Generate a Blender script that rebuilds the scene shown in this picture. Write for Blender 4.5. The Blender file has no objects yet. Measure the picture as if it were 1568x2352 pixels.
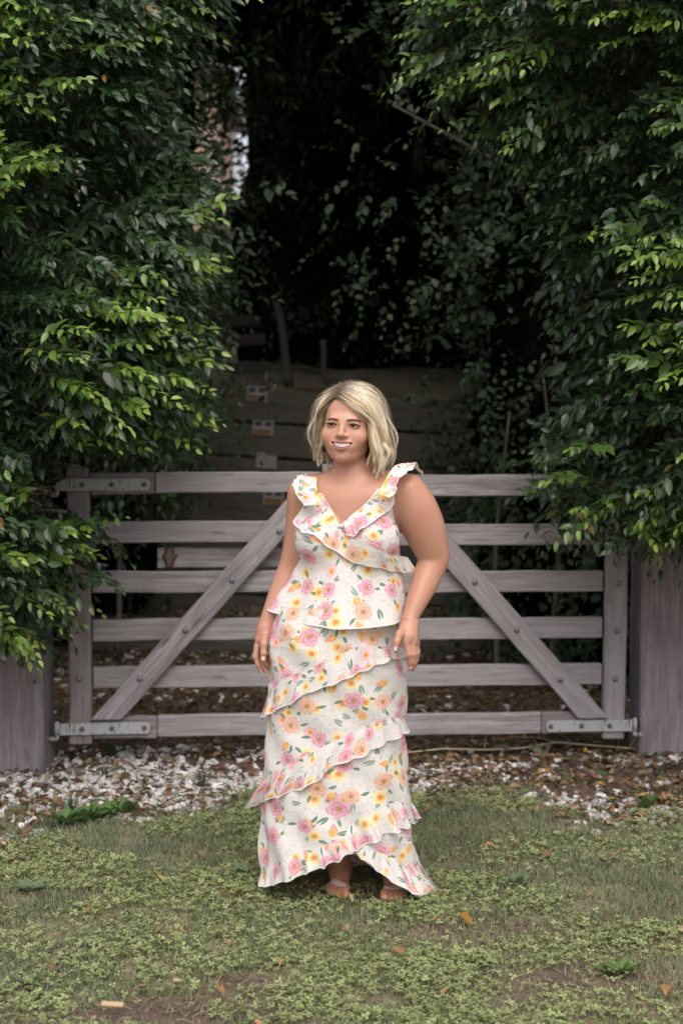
import bpy, math, random
import numpy as np
from mathutils import Vector, Matrix

# ------------------------------------------------------------------ camera, light, exposure
scene = bpy.context.scene
CAM_H, PITCH, LENS = 1.65, math.radians(3.7), 50.0
cam_data = bpy.data.cameras.new('camera')
cam = bpy.data.objects.new('camera', cam_data)
scene.collection.objects.link(cam)
cam.location = (0, 0, CAM_H)
cam.rotation_euler = (math.pi / 2 - PITCH, 0, 0)
cam_data.sensor_fit = 'VERTICAL'
cam_data.sensor_height = 36.0
cam_data.lens = LENS
cam_data.clip_start = 0.05
cam_data.clip_end = 500
cam_data.dof.use_dof = True
cam_data.dof.focus_distance = 4.8
cam_data.dof.aperture_fstop = 2.5
scene.camera = cam

SUN_EL, SUN_AZ = math.radians(54), math.radians(176)     # azimuth of the sun measured from +Y, clockwise
world = bpy.data.worlds.new('World')
scene.world = world
world.use_nodes = True
wn = world.node_tree
wn.nodes.clear()
w_out = wn.nodes.new('ShaderNodeOutputWorld')
w_bg = wn.nodes.new('ShaderNodeBackground')
w_sky = wn.nodes.new('ShaderNodeTexSky')
w_sky.sky_type = 'NISHITA'
w_sky.sun_disc = False
w_sky.sun_elevation = SUN_EL
w_sky.sun_rotation = SUN_AZ
w_sky.air_density = 0.5
w_sky.dust_density = 9.0
w_sky.ozone_density = 1.0
# an even layer of white cloud over the clear sky
w_cloud = wn.nodes.new('ShaderNodeMix')
w_cloud.data_type = 'RGBA'
w_cloud.inputs[0].default_value = 0.6
w_cloud.inputs[7].default_value = (4.9, 5.0, 5.2, 1.0)
wn.links.new(w_sky.outputs[0], w_cloud.inputs[6])
wn.links.new(w_cloud.outputs[2], w_bg.inputs[0])
w_bg.inputs[1].default_value = 0.15
wn.links.new(w_bg.outputs[0], w_out.inputs[0])

sun_data = bpy.data.lights.new('sun', 'SUN')
sun_data.energy = 0.8
sun_data.angle = math.radians(50)
sun_data.color = (1.0, 0.98, 0.955)
sun = bpy.data.objects.new('sun', sun_data)
scene.collection.objects.link(sun)
sd = Vector((math.sin(SUN_AZ) * math.cos(SUN_EL), math.cos(SUN_AZ) * math.cos(SUN_EL), math.sin(SUN_EL)))
sun.rotation_euler = sd.to_track_quat('Z', 'Y').to_euler()
sun.location = (0, -2, 12)

scene.view_settings.view_transform = 'Standard'
scene.view_settings.look = 'None'
scene.view_settings.exposure = 0.74
scene.view_settings.gamma = 1.0
scene.view_settings.use_curve_mapping = False
scene.render.engine = 'CYCLES'
scene.cycles.max_bounces = 6
scene.cycles.diffuse_bounces = 3
scene.cycles.glossy_bounces = 2
scene.cycles.transmission_bounces = 3
scene.cycles.transparent_max_bounces = 6
scene.cycles.use_denoising = True

# ------------------------------------------------------------------ helpers
C = scene.collection
rng = np.random.default_rng(11)
FPX = 2352 * LENS / 36.0

def ray(px, py):
    """direction (x, y, z) with y = 1 for a point of the 1568 x 2352 view"""
    a, b = (px - 784.0) / FPX, (1176.0 - py) / FPX
    y = math.cos(PITCH) + b * math.sin(PITCH)
    z = -math.sin(PITCH) + b * math.cos(PITCH)
    return a / y, z / y

def at(px, py, Y):
    a, z = ray(px, py)
    return Vector((a * Y, Y, CAM_H + z * Y))

def ground_at(px, py):
    a, z = ray(px, py)
    Y = -CAM_H / z
    return Vector((a * Y, Y, 0.0))

def mesh_data(name, verts, faces, smooth=True, attrs=None, mats=None, mat_idx=None):
    """numpy mesh: faces is one (M,k) array or a list of such arrays"""
    verts = np.asarray(verts, dtype=np.float32).reshape(-1, 3)
    if isinstance(faces, np.ndarray):
        faces = [faces]
    faces = [np.asarray(f, dtype=np.int32) for f in faces if len(f)]
    me = bpy.data.meshes.new(name)
    me.vertices.add(len(verts))
    me.vertices.foreach_set('co', verts.ravel())
    loops = np.concatenate([f.ravel() for f in faces])
    sizes = np.concatenate([np.full(len(f), f.shape[1], dtype=np.int32) for f in faces])
    starts = np.concatenate([[0], np.cumsum(sizes)[:-1]]).astype(np.int32)
    me.loops.add(len(loops))
    me.loops.foreach_set('vertex_index', loops)
    me.polygons.add(len(sizes))
    me.polygons.foreach_set('loop_start', starts)
    me.update(calc_edges=True)
    me.validate()
    me.polygons.foreach_set('use_smooth', np.full(len(me.polygons), bool(smooth)))
    if attrs:
        for k, v in attrs.items():
            v = np.asarray(v, dtype=np.float32)
            if v.ndim == 1:
                at_ = me.attributes.new(k, 'FLOAT', 'POINT'); at_.data.foreach_set('value', v)
            elif v.shape[1] == 3:
                at_ = me.attributes.new(k, 'FLOAT_VECTOR', 'POINT'); at_.data.foreach_set('vector', v.ravel())
    for m in (mats or []):
        me.materials.append(m)
    if mat_idx is not None:
        me.polygons.foreach_set('material_index', np.asarray(mat_idx, dtype=np.int32))
    return me

def link(name, me, parent=None, loc=None, rot=None):
    o = bpy.data.objects.new(name, me)
    C.objects.link(o)
    if parent is not None:
        o.parent = parent
    if loc is not None:
        o.location = loc
    if rot is not None:
        o.rotation_euler = rot
    return o

def tag(o, label=None, cat=None, group=None, kind=None):
    if label: o['label'] = label
    if cat: o['category'] = cat
    if group: o['group'] = group
    if kind: o['kind'] = kind
    return o

def empty(name, loc=(0, 0, 0), rot=(0, 0, 0)):
    o = bpy.data.objects.new(name, None)
    C.objects.link(o)
    o.location = loc
    o.rotation_euler = rot
    o.empty_display_size = 0.1
    return o

def rebase(root, loc):
    """move a root to the foot of its thing while the parts stay where they stand"""
    old = Matrix.Translation(root.location) @ root.rotation_euler.to_matrix().to_4x4()
    root.location = loc
    new = Matrix.Translation(root.location) @ root.rotation_euler.to_matrix().to_4x4()
    for ch in root.children:
        ch.matrix_parent_inverse = new.inverted() @ old @ ch.matrix_parent_inverse

def box_arrays(lx, ly, lz, bev=0.004, segx=1):
    """bevelled box centred on the origin (chamfered edges) as verts and quad/tri faces"""
    import bmesh
    bm = bmesh.new()
    bmesh.ops.create_cube(bm, size=1.0)
    for v in bm.verts:
        v.co = Vector((v.co.x * lx, v.co.y * ly, v.co.z * lz))
    if bev > 0:
        bmesh.ops.bevel(bm, geom=list(bm.edges), offset=bev, segments=1, affect='EDGES', profile=0.5)
    return bm

def board_mesh(name, lx, ly, lz, mat, bev=0.004, cuts=0, rough=0.0, seed=0):
    import bmesh
    bm = box_arrays(lx, ly, lz, bev)
    if cuts:
        es = [e for e in bm.edges if abs(e.verts[0].co.x - e.verts[1].co.x) > lx * 0.5]
        bmesh.ops.subdivide_edges(bm, edges=es, cuts=cuts, use_grid_fill=True)
        r = random.Random(seed)
        offs = {}
        for v in bm.verts:
            k = round(v.co.x, 4)
            if k not in offs:
                offs[k] = (r.uniform(-rough, rough), r.uniform(-rough, rough))
            v.co.y += offs[k][0]; v.co.z += offs[k][1]
    me = bpy.data.meshes.new(name)
    bm.to_mesh(me); bm.free()
    me.materials.append(mat)
    return me

def tube_arrays(pts, radii, sides=6, cap=True):
    pts = np.asarray(pts, float); n = len(pts)
    radii = np.broadcast_to(np.asarray(radii, float), (n,))
    tang = np.gradient(pts, axis=0)
    tang /= np.linalg.norm(tang, axis=1)[:, None] + 1e-9
    ref = np.array([0, 0, 1.0]) if abs(tang[0][2]) < 0.9 else np.array([1.0, 0, 0])
    V = []
    u = np.cross(tang[0], ref); u /= np.linalg.norm(u)
    for i in range(n):
        u = u - tang[i] * np.dot(u, tang[i]); u /= np.linalg.norm(u) + 1e-9
        w = np.cross(tang[i], u)
        a = np.arange(sides) / sides * 2 * np.pi
        V.append(pts[i] + radii[i] * (np.cos(a)[:, None] * u + np.sin(a)[:, None] * w))
    V = np.concatenate(V)
    F = []
    for i in range(n - 1):
        for k in range(sides):
            k2 = (k + 1) % sides
            F.append((i * sides + k, i * sides + k2, (i + 1) * sides + k2, (i + 1) * sides + k))
    F = np.array(F)
    if cap:
        T = [(0, k + 1, k) for k in range(1, sides - 1)]
        b = (n - 1) * sides
        T += [(b, b + k, b + k + 1) for k in range(1, sides - 1)]
        return V, [F, np.array(T)]
    return V, [F]

def merge_arrays(parts):
    """[(V, [F..]), ...] -> V, [quads, tris]"""
    V, Q, T, n = [], [], [], 0
    for v, fs in parts:
        V.append(np.asarray(v))
        for f in fs:
            f = np.asarray(f)
            if len(f) == 0: continue
            (Q if f.shape[1] == 4 else T).append(f + n)
        n += len(v)
    out = []
    if Q: out.append(np.concatenate(Q))
    if T: out.append(np.concatenate(T))
    return np.concatenate(V), out

def scatter(tv, tf, pos, ax, ay, az, scale):
    """copies of template (tv, tf tris) with frames (ax, ay, az) each (N,3), scale (N,) or (N,3)"""
    N = len(pos); K = len(tv)
    scale = np.asarray(scale, float)
    if scale.ndim == 1: scale = scale[:, None].repeat(3, 1)
    loc = tv[None, :, :] * scale[:, None, :]
    V = pos[:, None, :] + loc[:, :, 0:1] * ax[:, None, :] + loc[:, :, 1:2] * ay[:, None, :] + loc[:, :, 2:3] * az[:, None, :]
    F = tf[None, :, :] + (np.arange(N) * K)[:, None, None]
    return V.reshape(-1, 3), F.reshape(-1, tf.shape[1])

def norm(v):
    return v / (np.linalg.norm(v, axis=-1, keepdims=True) + 1e-9)

class Noise2:
    """smooth value noise for scatter densities"""
    def __init__(self, seed, n=64):
        self.g = np.random.default_rng(seed).random((n, n)); self.n = n
    def __call__(self, x, y, s):
        x = np.asarray(x) * s; y = np.asarray(y) * s
        xi = np.floor(x).astype(int); yi = np.floor(y).astype(int)
        fx = x - xi; fy = y - yi
        fx = fx * fx * (3 - 2 * fx); fy = fy * fy * (3 - 2 * fy)
        g, n = self.g, self.n
        a = g[xi % n, yi % n]; b = g[(xi + 1) % n, yi % n]
        c = g[xi % n, (yi + 1) % n]; d = g[(xi + 1) % n, (yi + 1) % n]
        return (a * (1 - fx) + b * fx) * (1 - fy) + (c * (1 - fx) + d * fx) * fy
    def fbm(self, x, y, s):
        return 0.55 * self(x, y, s) + 0.3 * self(x + 7.3, y + 2.1, s * 2.1) + 0.15 * self(x + 3.7, y + 9.9, s * 4.3)

def ss(a, b, x):
    t = np.clip((np.asarray(x, float) - a) / (b - a), 0, 1)
    return t * t * (3 - 2 * t)
def lerp(a, b, t): return np.asarray(a) * (1 - t) + np.asarray(b) * t
# ------------------------------------------------------------------ shader expression helper
class G:
    """builds shader nodes from plain arithmetic"""
    def __init__(self, name, rough=0.6):
        self.m = bpy.data.materials.new(name)
        self.m.use_nodes = True
        self.t = self.m.node_tree
        self.b = self.t.nodes['Principled BSDF']
        self.b.inputs['Roughness'].default_value = rough
    def new(self, kind, **kw):
        n = self.t.nodes.new(kind)
        for k, v in kw.items(): setattr(n, k, v)
        return n
    def put(self, sock, v):
        if isinstance(v, E): self.t.links.new(v.s, sock)
        elif v is not None:
            if isinstance(v, (tuple, list)) and len(v) == 3 and sock.type == 'RGBA': v = (*v, 1.0)
            sock.default_value = v
    def math(self, op, a, b=None, c=None, clamp=False):
        n = self.new('ShaderNodeMath', operation=op, use_clamp=clamp)
        self.put(n.inputs[0], a)
        if b is not None: self.put(n.inputs[1], b)
        if c is not None: self.put(n.inputs[2], c)
        return E(self, n.outputs[0])
    def coord(self, which='Object'):
        return E(self, self.new('ShaderNodeTexCoord').outputs[which])
    def attr(self, name, out='Fac'):
        n = self.new('ShaderNodeAttribute'); n.attribute_name = name
        return E(self, n.outputs[out])
    def rand(self):
        return E(self, self.new('ShaderNodeObjectInfo').outputs['Random'])
    def pos(self):
        return E(self, self.new('ShaderNodeNewGeometry').outputs['Position'])
    def xyz(self, v):
        n = self.new('ShaderNodeSeparateXYZ'); self.put(n.inputs[0], v)
        return [E(self, n.outputs[i]) for i in range(3)]
    def vec(self, x, y, z=0.0):
        n = self.new('ShaderNodeCombineXYZ')
        for i, q in enumerate((x, y, z)): self.put(n.inputs[i], q)
        return E(self, n.outputs[0])
    def noise(self, v, scale=5.0, detail=3.0, rough=0.55, out=0):
        n = self.new('ShaderNodeTexNoise'); self.put(n.inputs['Vector'], v)
        self.put(n.inputs['Scale'], scale); n.inputs['Detail'].default_value = detail
        n.inputs['Roughness'].default_value = rough
        return E(self, n.outputs[out])
    def voronoi(self, v, scale=5.0, rnd=1.0, dims='2D', feature='F1'):
        n = self.new('ShaderNodeTexVoronoi', voronoi_dimensions=dims, feature=feature)
        self.put(n.inputs['Vector'], v); n.inputs['Scale'].default_value = scale
        n.inputs['Randomness'].default_value = rnd
        return n
    def step(self, a, b, x):
        n = self.new('ShaderNodeMapRange', interpolation_type='SMOOTHSTEP')
        self.put(n.inputs[0], x); self.put(n.inputs[1], a); self.put(n.inputs[2], b)
        n.inputs[3].default_value = 0; n.inputs[4].default_value = 1
        return E(self, n.outputs[0])
    def mix(self, f, a, b, mode='MIX'):
        n = self.new('ShaderNodeMix', data_type='RGBA', blend_type=mode)
        self.put(n.inputs[0], f); self.put(n.inputs[6], a); self.put(n.inputs[7], b)
        return E(self, n.outputs[2])
    def ramp(self, f, stops):
        n = self.new('ShaderNodeValToRGB'); self.put(n.inputs[0], f)
        cr = n.color_ramp
        while len(cr.elements) < len(stops): cr.elements.new(0.5)
        for e, (p, c) in zip(cr.elements, stops):
            e.position = p; e.color = (*c, 1)
        return E(self, n.outputs[0])
    def bump(self, h, strength=0.3, dist=0.01):
        n = self.new('ShaderNodeBump'); n.inputs['Strength'].default_value = strength
        n.inputs['Distance'].default_value = dist
        self.put(n.inputs['Height'], h)
        self.t.links.new(n.outputs[0], self.b.inputs['Normal'])
    def base(self, c): self.put(self.b.inputs['Base Color'], c)
    def set(self, name, v): self.put(self.b.inputs[name], v)

class E:
    def __init__(self, g, s): self.g, self.s = g, s
    def _b(self, op, o, r=False):
        return self.g.math(op, o, self) if r else self.g.math(op, self, o)
    def __add__(s, o): return s._b('ADD', o)
    __radd__ = __add__
    def __sub__(s, o): return s._b('SUBTRACT', o)
    def __rsub__(s, o): return s._b('SUBTRACT', o, True)
    def __mul__(s, o): return s._b('MULTIPLY', o)
    __rmul__ = __mul__
    def __truediv__(s, o): return s._b('DIVIDE', o)
    def __gt__(s, o): return s._b('GREATER_THAN', o)
    def __lt__(s, o): return s._b('LESS_THAN', o)
    def sin(s): return s.g.math('SINE', s)
    def cos(s): return s.g.math('COSINE', s)
    def abs(s): return s.g.math('ABSOLUTE', s)
    def fract(s): return s.g.math('FRACT', s)

def wood_mat(name, dark, light, weather=0.5, stain=(0.05, 0.045, 0.045), bump=0.5, lichen=0.0, tint=None):
    """weathered timber, grain along the object's local X"""
    g = G(name, 0.85)
    x, y, z = g.xyz(g.coord())
    r = g.rand()
    v = g.vec(x * 2.2 + r * 37.0, y * 38.0 + r * 11.0, z * 38.0)
    grain = g.noise(v, 1.6, 5, 0.65)
    v2 = g.vec(x * 6.0 + r * 13.0, y * 180.0, z * 180.0)
    fine = g.noise(v2, 1.5, 3, 0.6)
    blot = g.noise(g.vec(x * 3.0 + r * 51.0, y * 7.0, z * 7.0), 1.4, 4, 0.6)
    col = g.mix(g.step(0.3, 0.72, grain), dark, light)
    col = g.mix(g.step(0.5, 0.75, blot) * weather, col, stain)
    crack = g.step(0.66, 0.75, fine) * g.step(0.45, 0.62, grain)
    col = g.mix(crack * 0.6, col, (0.045, 0.035, 0.035))
    pale = g.step(0.6, 0.78, g.noise(g.vec(x * 9.0 + r * 7.0, y * 22.0, z * 22.0), 1.3, 3))
    col = g.mix(pale * 0.35, col, tuple(min(1, c * 1.45) for c in light))
    if lichen:
        spot = g.step(0.7, 0.76, g.noise(g.vec(x + r * 9.0, y, z), 26.0, 3, 0.7))
        col = g.mix(spot * lichen, col, (0.42, 0.42, 0.33))
    # knots and green algae
    kn = g.voronoi(g.vec(x * 2.4 + r * 17.0, z * 9.0 + y * 9.0, 0.0), 1.0, 1.0)
    kd = E(g, kn.outputs['Distance']); kr, _, _ = g.xyz(E(g, kn.outputs['Color']))
    col = g.mix((1.0 - g.step(0.05, 0.16, kd + grain * 0.06)) * (kr > 0.55) * 0.75, col, (0.06, 0.043, 0.04))
    alg = g.step(0.55, 0.72, g.noise(g.vec(x * 1.6 + r * 23.0, y * 5.0, z * 5.0), 1.0, 4))
    col = g.mix(alg * 0.25, col, (0.16, 0.16, 0.10))
    hv = g.mix((r * 7.13).fract() * 0.6, col, tuple(c * 0.72 for c in light))
    g.base(hv)
    g.bump(grain * 0.6 + fine * 0.6 - crack * 1.2, bump, 0.004)
    return g.m

M = {}
M['gate_wood'] = wood_mat('weathered_gate_timber', (0.165, 0.148, 0.154), (0.37, 0.345, 0.353), 0.55, (0.13, 0.108, 0.113), 0.6, 0.9)
M['block_wood'] = wood_mat('darker_gate_timber', (0.15, 0.125, 0.13), (0.29, 0.25, 0.255), 0.6, (0.10, 0.075, 0.08), 0.6)
M['post_wood'] = wood_mat('hardwood_post_timber', (0.11, 0.088, 0.095), (0.33, 0.285, 0.295), 0.6, (0.08, 0.062, 0.068), 1.0)
M['sleeper_wood'] = wood_mat('treated_sleeper_timber', (0.055, 0.052, 0.043), (0.135, 0.122, 0.10), 0.6, (0.085, 0.062, 0.056), 0.7)
M['grey_log'] = wood_mat('grey_dead_wood', (0.06, 0.055, 0.05), (0.15, 0.138, 0.13), 0.5, (0.09, 0.08, 0.07), 0.7)

def metal_mat(name, col, rough=0.45, metallic=0.85, rust=0.0):
    g = G(name, rough)
    p = g.coord()
    x, y, z = g.xyz(p)
    n = g.noise(p, 60.0, 3)
    n2 = g.noise(g.vec(x * 90.0, y * 20.0, z * 12.0), 1.0, 3)
    c = g.mix(n, tuple(k * 0.8 for k in col), tuple(min(1, k * 1.1) for k in col))
    c = g.mix(g.step(0.58, 0.68, n2) * rust, c, (0.10, 0.07, 0.055))
    g.base(c); g.set('Metallic', metallic)
    g.set('Roughness', n * 0.25 + (rough - 0.1))
    g.bump(n, 0.15, 0.002)
    return g.m
M['galv'] = metal_mat('galvanised_steel', (0.36, 0.38, 0.38), 0.6, 0.0, 1.0)
M['bolt'] = metal_mat('grey_bolt_steel', (0.20, 0.20, 0.23), 0.5, 0.6, 0.3)
M['rust'] = metal_mat('rusty_bolt', (0.16, 0.11, 0.10), 0.7, 0.3, 0.8)

def plain(name, col, rough=0.7, var=0.15, scale=30.0, **kw):
    g = G(name, rough)
    n = g.noise(g.coord(), scale, 3)
    g.base(g.mix(n, tuple(c * (1 - var) for c in col), tuple(min(1, c * (1 + var)) for c in col)))
    for k, v in kw.items(): g.set(k.replace('_', ' '), v)
    return g.m
M['label_white'] = plain('faded_label_white', (0.30, 0.28, 0.30), 0.5)
M['label_black'] = plain('label_black', (0.02, 0.025, 0.025), 0.5)
M['label_amber'] = plain('label_amber', (0.20, 0.115, 0.03), 0.5)
M['label_mark'] = plain('label_faded_print', (0.22, 0.14, 0.14), 0.6)
M['bark'] = wood_mat('grey_brown_bark', (0.05, 0.04, 0.035), (0.14, 0.115, 0.10), 0.5, (0.04, 0.045, 0.03), 0.9)
M['twig'] = plain('red_brown_twig', (0.12, 0.06, 0.04), 0.7)
M['dry_twig'] = plain('pale_dry_twig', (0.40, 0.33, 0.23), 0.8)

def leaf_mat(name, rough=0.32, trans=0.25, bump=0.3, back=0.55, spec=0.5):
    """leaf colour comes from the per-leaf 'tint' attribute; midrib and veins by 'leafuv'"""
    g = G(name, rough)
    tint = g.attr('tint', 'Vector')
    uv = g.attr('leafuv', 'Vector')
    u, v, _ = g.xyz(uv)
    mid = 1.0 - g.step(0.02, 0.10, v.abs())
    vein = ((u * 9.0 - v.abs() * 3.0).fract() - 0.5).abs()
    vein = g.step(0.40, 0.5, vein)
    n = g.noise(g.pos(), 40.0, 2)
    col = g.mix(n * 0.5, tint, (0.02, 0.045, 0.012))
    col = g.mix(mid * 0.35, col, (0.20, 0.30, 0.10))
    back_ = E(g, g.new('ShaderNodeNewGeometry').outputs['Backfacing'])
    col = g.mix(back_ * 0.5, col, g.mix(0.55, col, (0.16, 0.20, 0.13)))
    g.base(col)
    g.set('Roughness', n * 0.2 + (rough - 0.1) + back_ * 0.2)
    g.set('Specular IOR Level', spec)
    tr = g.new('ShaderNodeBsdfTranslucent')
    g.put(tr.inputs[0], g.mix(0.5, col, (0.18, 0.32, 0.03)))
    ms = g.new('ShaderNodeMixShader')
    ms.inputs[0].default_value = trans
    out = g.t.nodes['Material Output']
    g.t.links.new(g.b.outputs[0], ms.inputs[1]); g.t.links.new(tr.outputs[0], ms.inputs[2])
    g.t.links.new(ms.outputs[0], out.inputs[0])
    g.bump(vein * 0.5 - mid + n * 0.4, bump, 0.003)
    return g.m
M['leaf'] = leaf_mat('glossy_evergreen_leaf', 0.27, 0.16, 0.4, spec=0.6)
M['hedge_leaf'] = leaf_mat('hedge_leaf', 0.5, 0.1, spec=0.3)
M['grass'] = leaf_mat('lawn_grass_blade', 0.6, 0.3, 0.05, spec=0.25)
M['clover'] = leaf_mat('clover_leaf', 0.6, 0.25, 0.1, spec=0.25)
M['litter'] = leaf_mat('dead_leaf', 0.75, 0.1, 0.4, spec=0.25)

# white marble chips, each with its own shade
g = G('white_marble_chip', 0.6)
t = g.attr('tint', 'Vector'); n = g.noise(g.pos(), 90.0, 3)
g.base(g.mix(g.step(0.45, 0.75, n) * 0.35, t, (0.33, 0.29, 0.26))); g.bump(n, 0.3, 0.004)
M['pebble'] = g.m

# soil with a thatch of dry grass, gravel fines under the chips
g = G('soil', 0.95)
p = g.pos(); px_, py_, pz_ = g.xyz(p)
n1 = g.noise(p, 3.0, 5, 0.6); n2 = g.noise(p, 40.0, 4, 0.7); n3 = g.noise(p, 220.0, 2)
soil = g.mix(n2, (0.055, 0.033, 0.027), (0.17, 0.11, 0.085))
thatch = g.mix(n3, (0.19, 0.165, 0.10), (0.36, 0.31, 0.20))
col = g.mix(g.step(0.34, 0.52, n1) * 0.8 * (1.0 - g.attr('earth')), soil, thatch)
g.base(g.mix(g.step(0.45, 0.7, g.noise(p, 90.0, 3)) * 0.3 * (1.0 - g.attr('earth')), col, (0.13, 0.15, 0.06)))
g.bump(n2 + n3 * 0.6, 0.8, 0.012)
M['soil'] = g.m
# ------------------------------------------------------------------ ground
NZ = Noise2(5)
def gz(x, y):
    x = np.asarray(x, float); y = np.asarray(y, float)
    h = (NZ.fbm(x + 20, y + 20, 1.3) - 0.5) * 0.05 + (NZ.fbm(x + 50, y + 9, 6.0) - 0.5) * 0.016
    near = ss(0.6, 1.6, np.hypot(x - 0.05, y - 4.8))
    h = h * (0.25 + 0.75 * near)
    return h

edge_px = [(-400, 1900), (0, 1892), (180, 1880), (330, 1868), (480, 1850), (620, 1826), (784, 1815), (930, 1822), (1050, 1838), (1180, 1846), (1300, 1870), (1420, 1892), (1568, 1902), (1950, 1910)]
eg = np.array([ground_at(*p) for p in edge_px])
NE = Noise2(41)
def lawn_edge(x):
    return np.interp(x, eg[:, 0], eg[:, 1])
def gravelness(x, y):
    """1 on the gravel strip in front of the gate, 0 on the lawn, ragged between"""
    return ss(-0.28, 0.28, y - lawn_edge(x) + (NE.fbm(x + 9, y + 4, 3.0) - 0.5) * 1.0)

def bare(x, y):
    """worn earth patches"""
    b = np.zeros_like(x)
    for (px, py, rx, ry, w) in ((300, 2335, 0.34, 0.06, 1.3), (420, 2305, 0.22, 0.06, 1.3), (560, 2262, 0.13, 0.055, 1.3), (1120, 2150, 0.40, 0.14, 0.7), (1330, 2250, 0.35, 0.14, 0.75), (1150, 2290, 0.22, 0.08, 0.6), (860, 2062, 0.14, 0.06, 0.8),
                                (150, 1960, 0.12, 0.03, 0.8), (70, 2290, 0.15, 0.05, 0.6), (1480, 2330, 0.25, 0.1, 0.6), (1190, 2010, 0.16, 0.06, 0.5)):
        c = ground_at(px, py)
        b = np.maximum(b, w * np.exp(-(((x - c.x) / rx) ** 2 + ((y - c.y) / ry) ** 2)))
    return np.clip(b * (0.6 + 0.9 * NE.fbm(x + 5, y + 60, 9.0)), 0, 1)
xs = np.unique(np.concatenate([np.linspace(-60, -4, 18), np.linspace(-4, 4, 161), np.linspace(4, 60, 18)]))
ys = np.unique(np.concatenate([np.linspace(-20, 2, 10), np.linspace(2, 11, 181), np.linspace(11, 140, 22)]))
XX, YY = np.meshgrid(xs, ys)
fade = ss(12, 9, YY) * ss(-2, 1, YY) * ss(8, 5, np.abs(XX))
ZZ = gz(XX, YY) * fade
nx_, ny_ = len(xs), len(ys)
ii = np.arange(nx_ * ny_).reshape(ny_, nx_)
F = np.stack([ii[:-1, :-1], ii[:-1, 1:], ii[1:, 1:], ii[1:, :-1]], -1).reshape(-1, 4)
earth = np.maximum(np.clip(1.3 * bare(XX, YY), 0, 1), gravelness(XX, YY)).ravel()
tag(link('ground', mesh_data('ground', np.stack([XX, YY, ZZ], -1), F, mats=[M['soil']], attrs={'earth': earth})), kind='structure')

# ------------------------------------------------------------------ gate posts
def post(name, x0, x1, yf, yb, top, label, seed):
    me = board_mesh(name, top + 0.3, yb - yf, x1 - x0, M['post_wood'], 0.012, 10, 0.003, seed)
    e = empty(name, ((x0 + x1) / 2, (yf + yb) / 2, 0))
    o = link('shaft', me, e, (0, 0, (top - 0.3) / 2), (0, -math.pi / 2, 0))
    cap = board_mesh('cap', yb - yf - 0.03, x1 - x0 - 0.03, 0.03, M['post_wood'], 0.012)
    link('weathered_top', cap, e, (0, 0, top + 0.012), (0, 0, math.pi / 2))
    tag(e, label, 'gate post', 'square timber posts carrying the gates')
    return e
pl = at(125, 1500, 6.86); pl0 = at(-8, 1500, 6.58)
post('gate_post', pl0.x, pl.x, 6.58, 6.86, 1.46, 'thick square timber post under the left-hand tree with gravel heaped at its foot', 3)
pr = at(1444, 1500, 7.16)
post('gate_post', pr.x, pr.x + 0.29, 6.88, 7.16, 1.42, 'thick square timber post at the right edge beside the low hinge strap', 4)

# ------------------------------------------------------------------ the double gate
GA = at(158, 1400, 6.76); GB = at(1440, 1400, 6.94)
gdir = Vector((GB.x - GA.x, GB.y - GA.y, 0)).normalized()
gnor = Vector((-gdir.y, gdir.x, 0))              # away from the camera
gang = math.atan2(gdir.y, gdir.x)
def gp(px, py):
    """point of the gate plane seen at (px, py) -> (s along the gate, z)"""
    a, z = ray(px, py)
    Y = (gnor.x * GA.x + gnor.y * GA.y) / (gnor.x * a + gnor.y)
    p = Vector((a * Y, Y, CAM_H + z * Y))
    return (p - Vector((GA.x, GA.y, 0))).dot(gdir), p.z

def gate_leaf(s_origin, label):
    e = empty('gate', (GA.x + gdir.x * s_origin, GA.y + gdir.y * s_origin, 0), (0, 0, gang))
    e['s0'] = 0
    tag(e, label, 'gate', 'the two leaves of the farm gate')
    del e['s0']
    return e

def gboard(name, root, s0, a, b, w, thick, dep, mat, seed, cuts=6, bev=0.005, level_foot=False):
    """board from a=(s,z) to b=(s,z), width w, its front face at depth dep"""
    L = math.hypot(b[0] - a[0], b[1] - a[1])
    me = board_mesh(name, L, thick, w, mat, bev, cuts, 0.0025, seed)
    if level_foot:                          # foot sawn level, as a brace is
        ang = math.atan2(b[1] - a[1], b[0] - a[0])
        for v in me.vertices:
            if v.co.x < -L / 2 + 0.02: v.co.x -= v.co.z * math.cos(ang) / math.sin(ang)
    return link(name, me, root, ((a[0] + b[0]) / 2 - s0, dep + thick / 2, (a[1] + b[1]) / 2),
                (0, -math.atan2(b[1] - a[1], b[0] - a[0]), 0))

def dome(name, parent, p, r, mat, h=0.6, hexa=False):
    n = 6 if hexa else 12
    rings = [(1.0, 0.0), (1.0, 0.35), (0.85, 0.75), (0.5, 0.95)]
    V = []
    for (q, hh) in rings:
        a = np.arange(n) / n * 2 * np.pi
        V.append(np.stack([np.cos(a) * r * q, -np.full(n, hh * r * h), np.sin(a) * r * q], -1))
    V = np.concatenate(V + [np.array([[0, -r * h, 0]])])
    Fq = []
    for i in range(3):
        for k in range(n):
            Fq.append((i * n + k, i * n + (k + 1) % n, (i + 1) * n + (k + 1) % n, (i + 1) * n + k))
    Ft = [(3 * n + k, 3 * n + (k + 1) % n, 4 * n) for k in range(n)]
    return link(name, mesh_data(name, V, [np.array(Fq), np.array(Ft)], mats=[mat], smooth=not hexa), parent, p)

def bolt(name, parent, p, r=0.0145, mat='bolt'):
    b = dome(name, parent, p, r, M[mat], 0.75)
    return b

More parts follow.
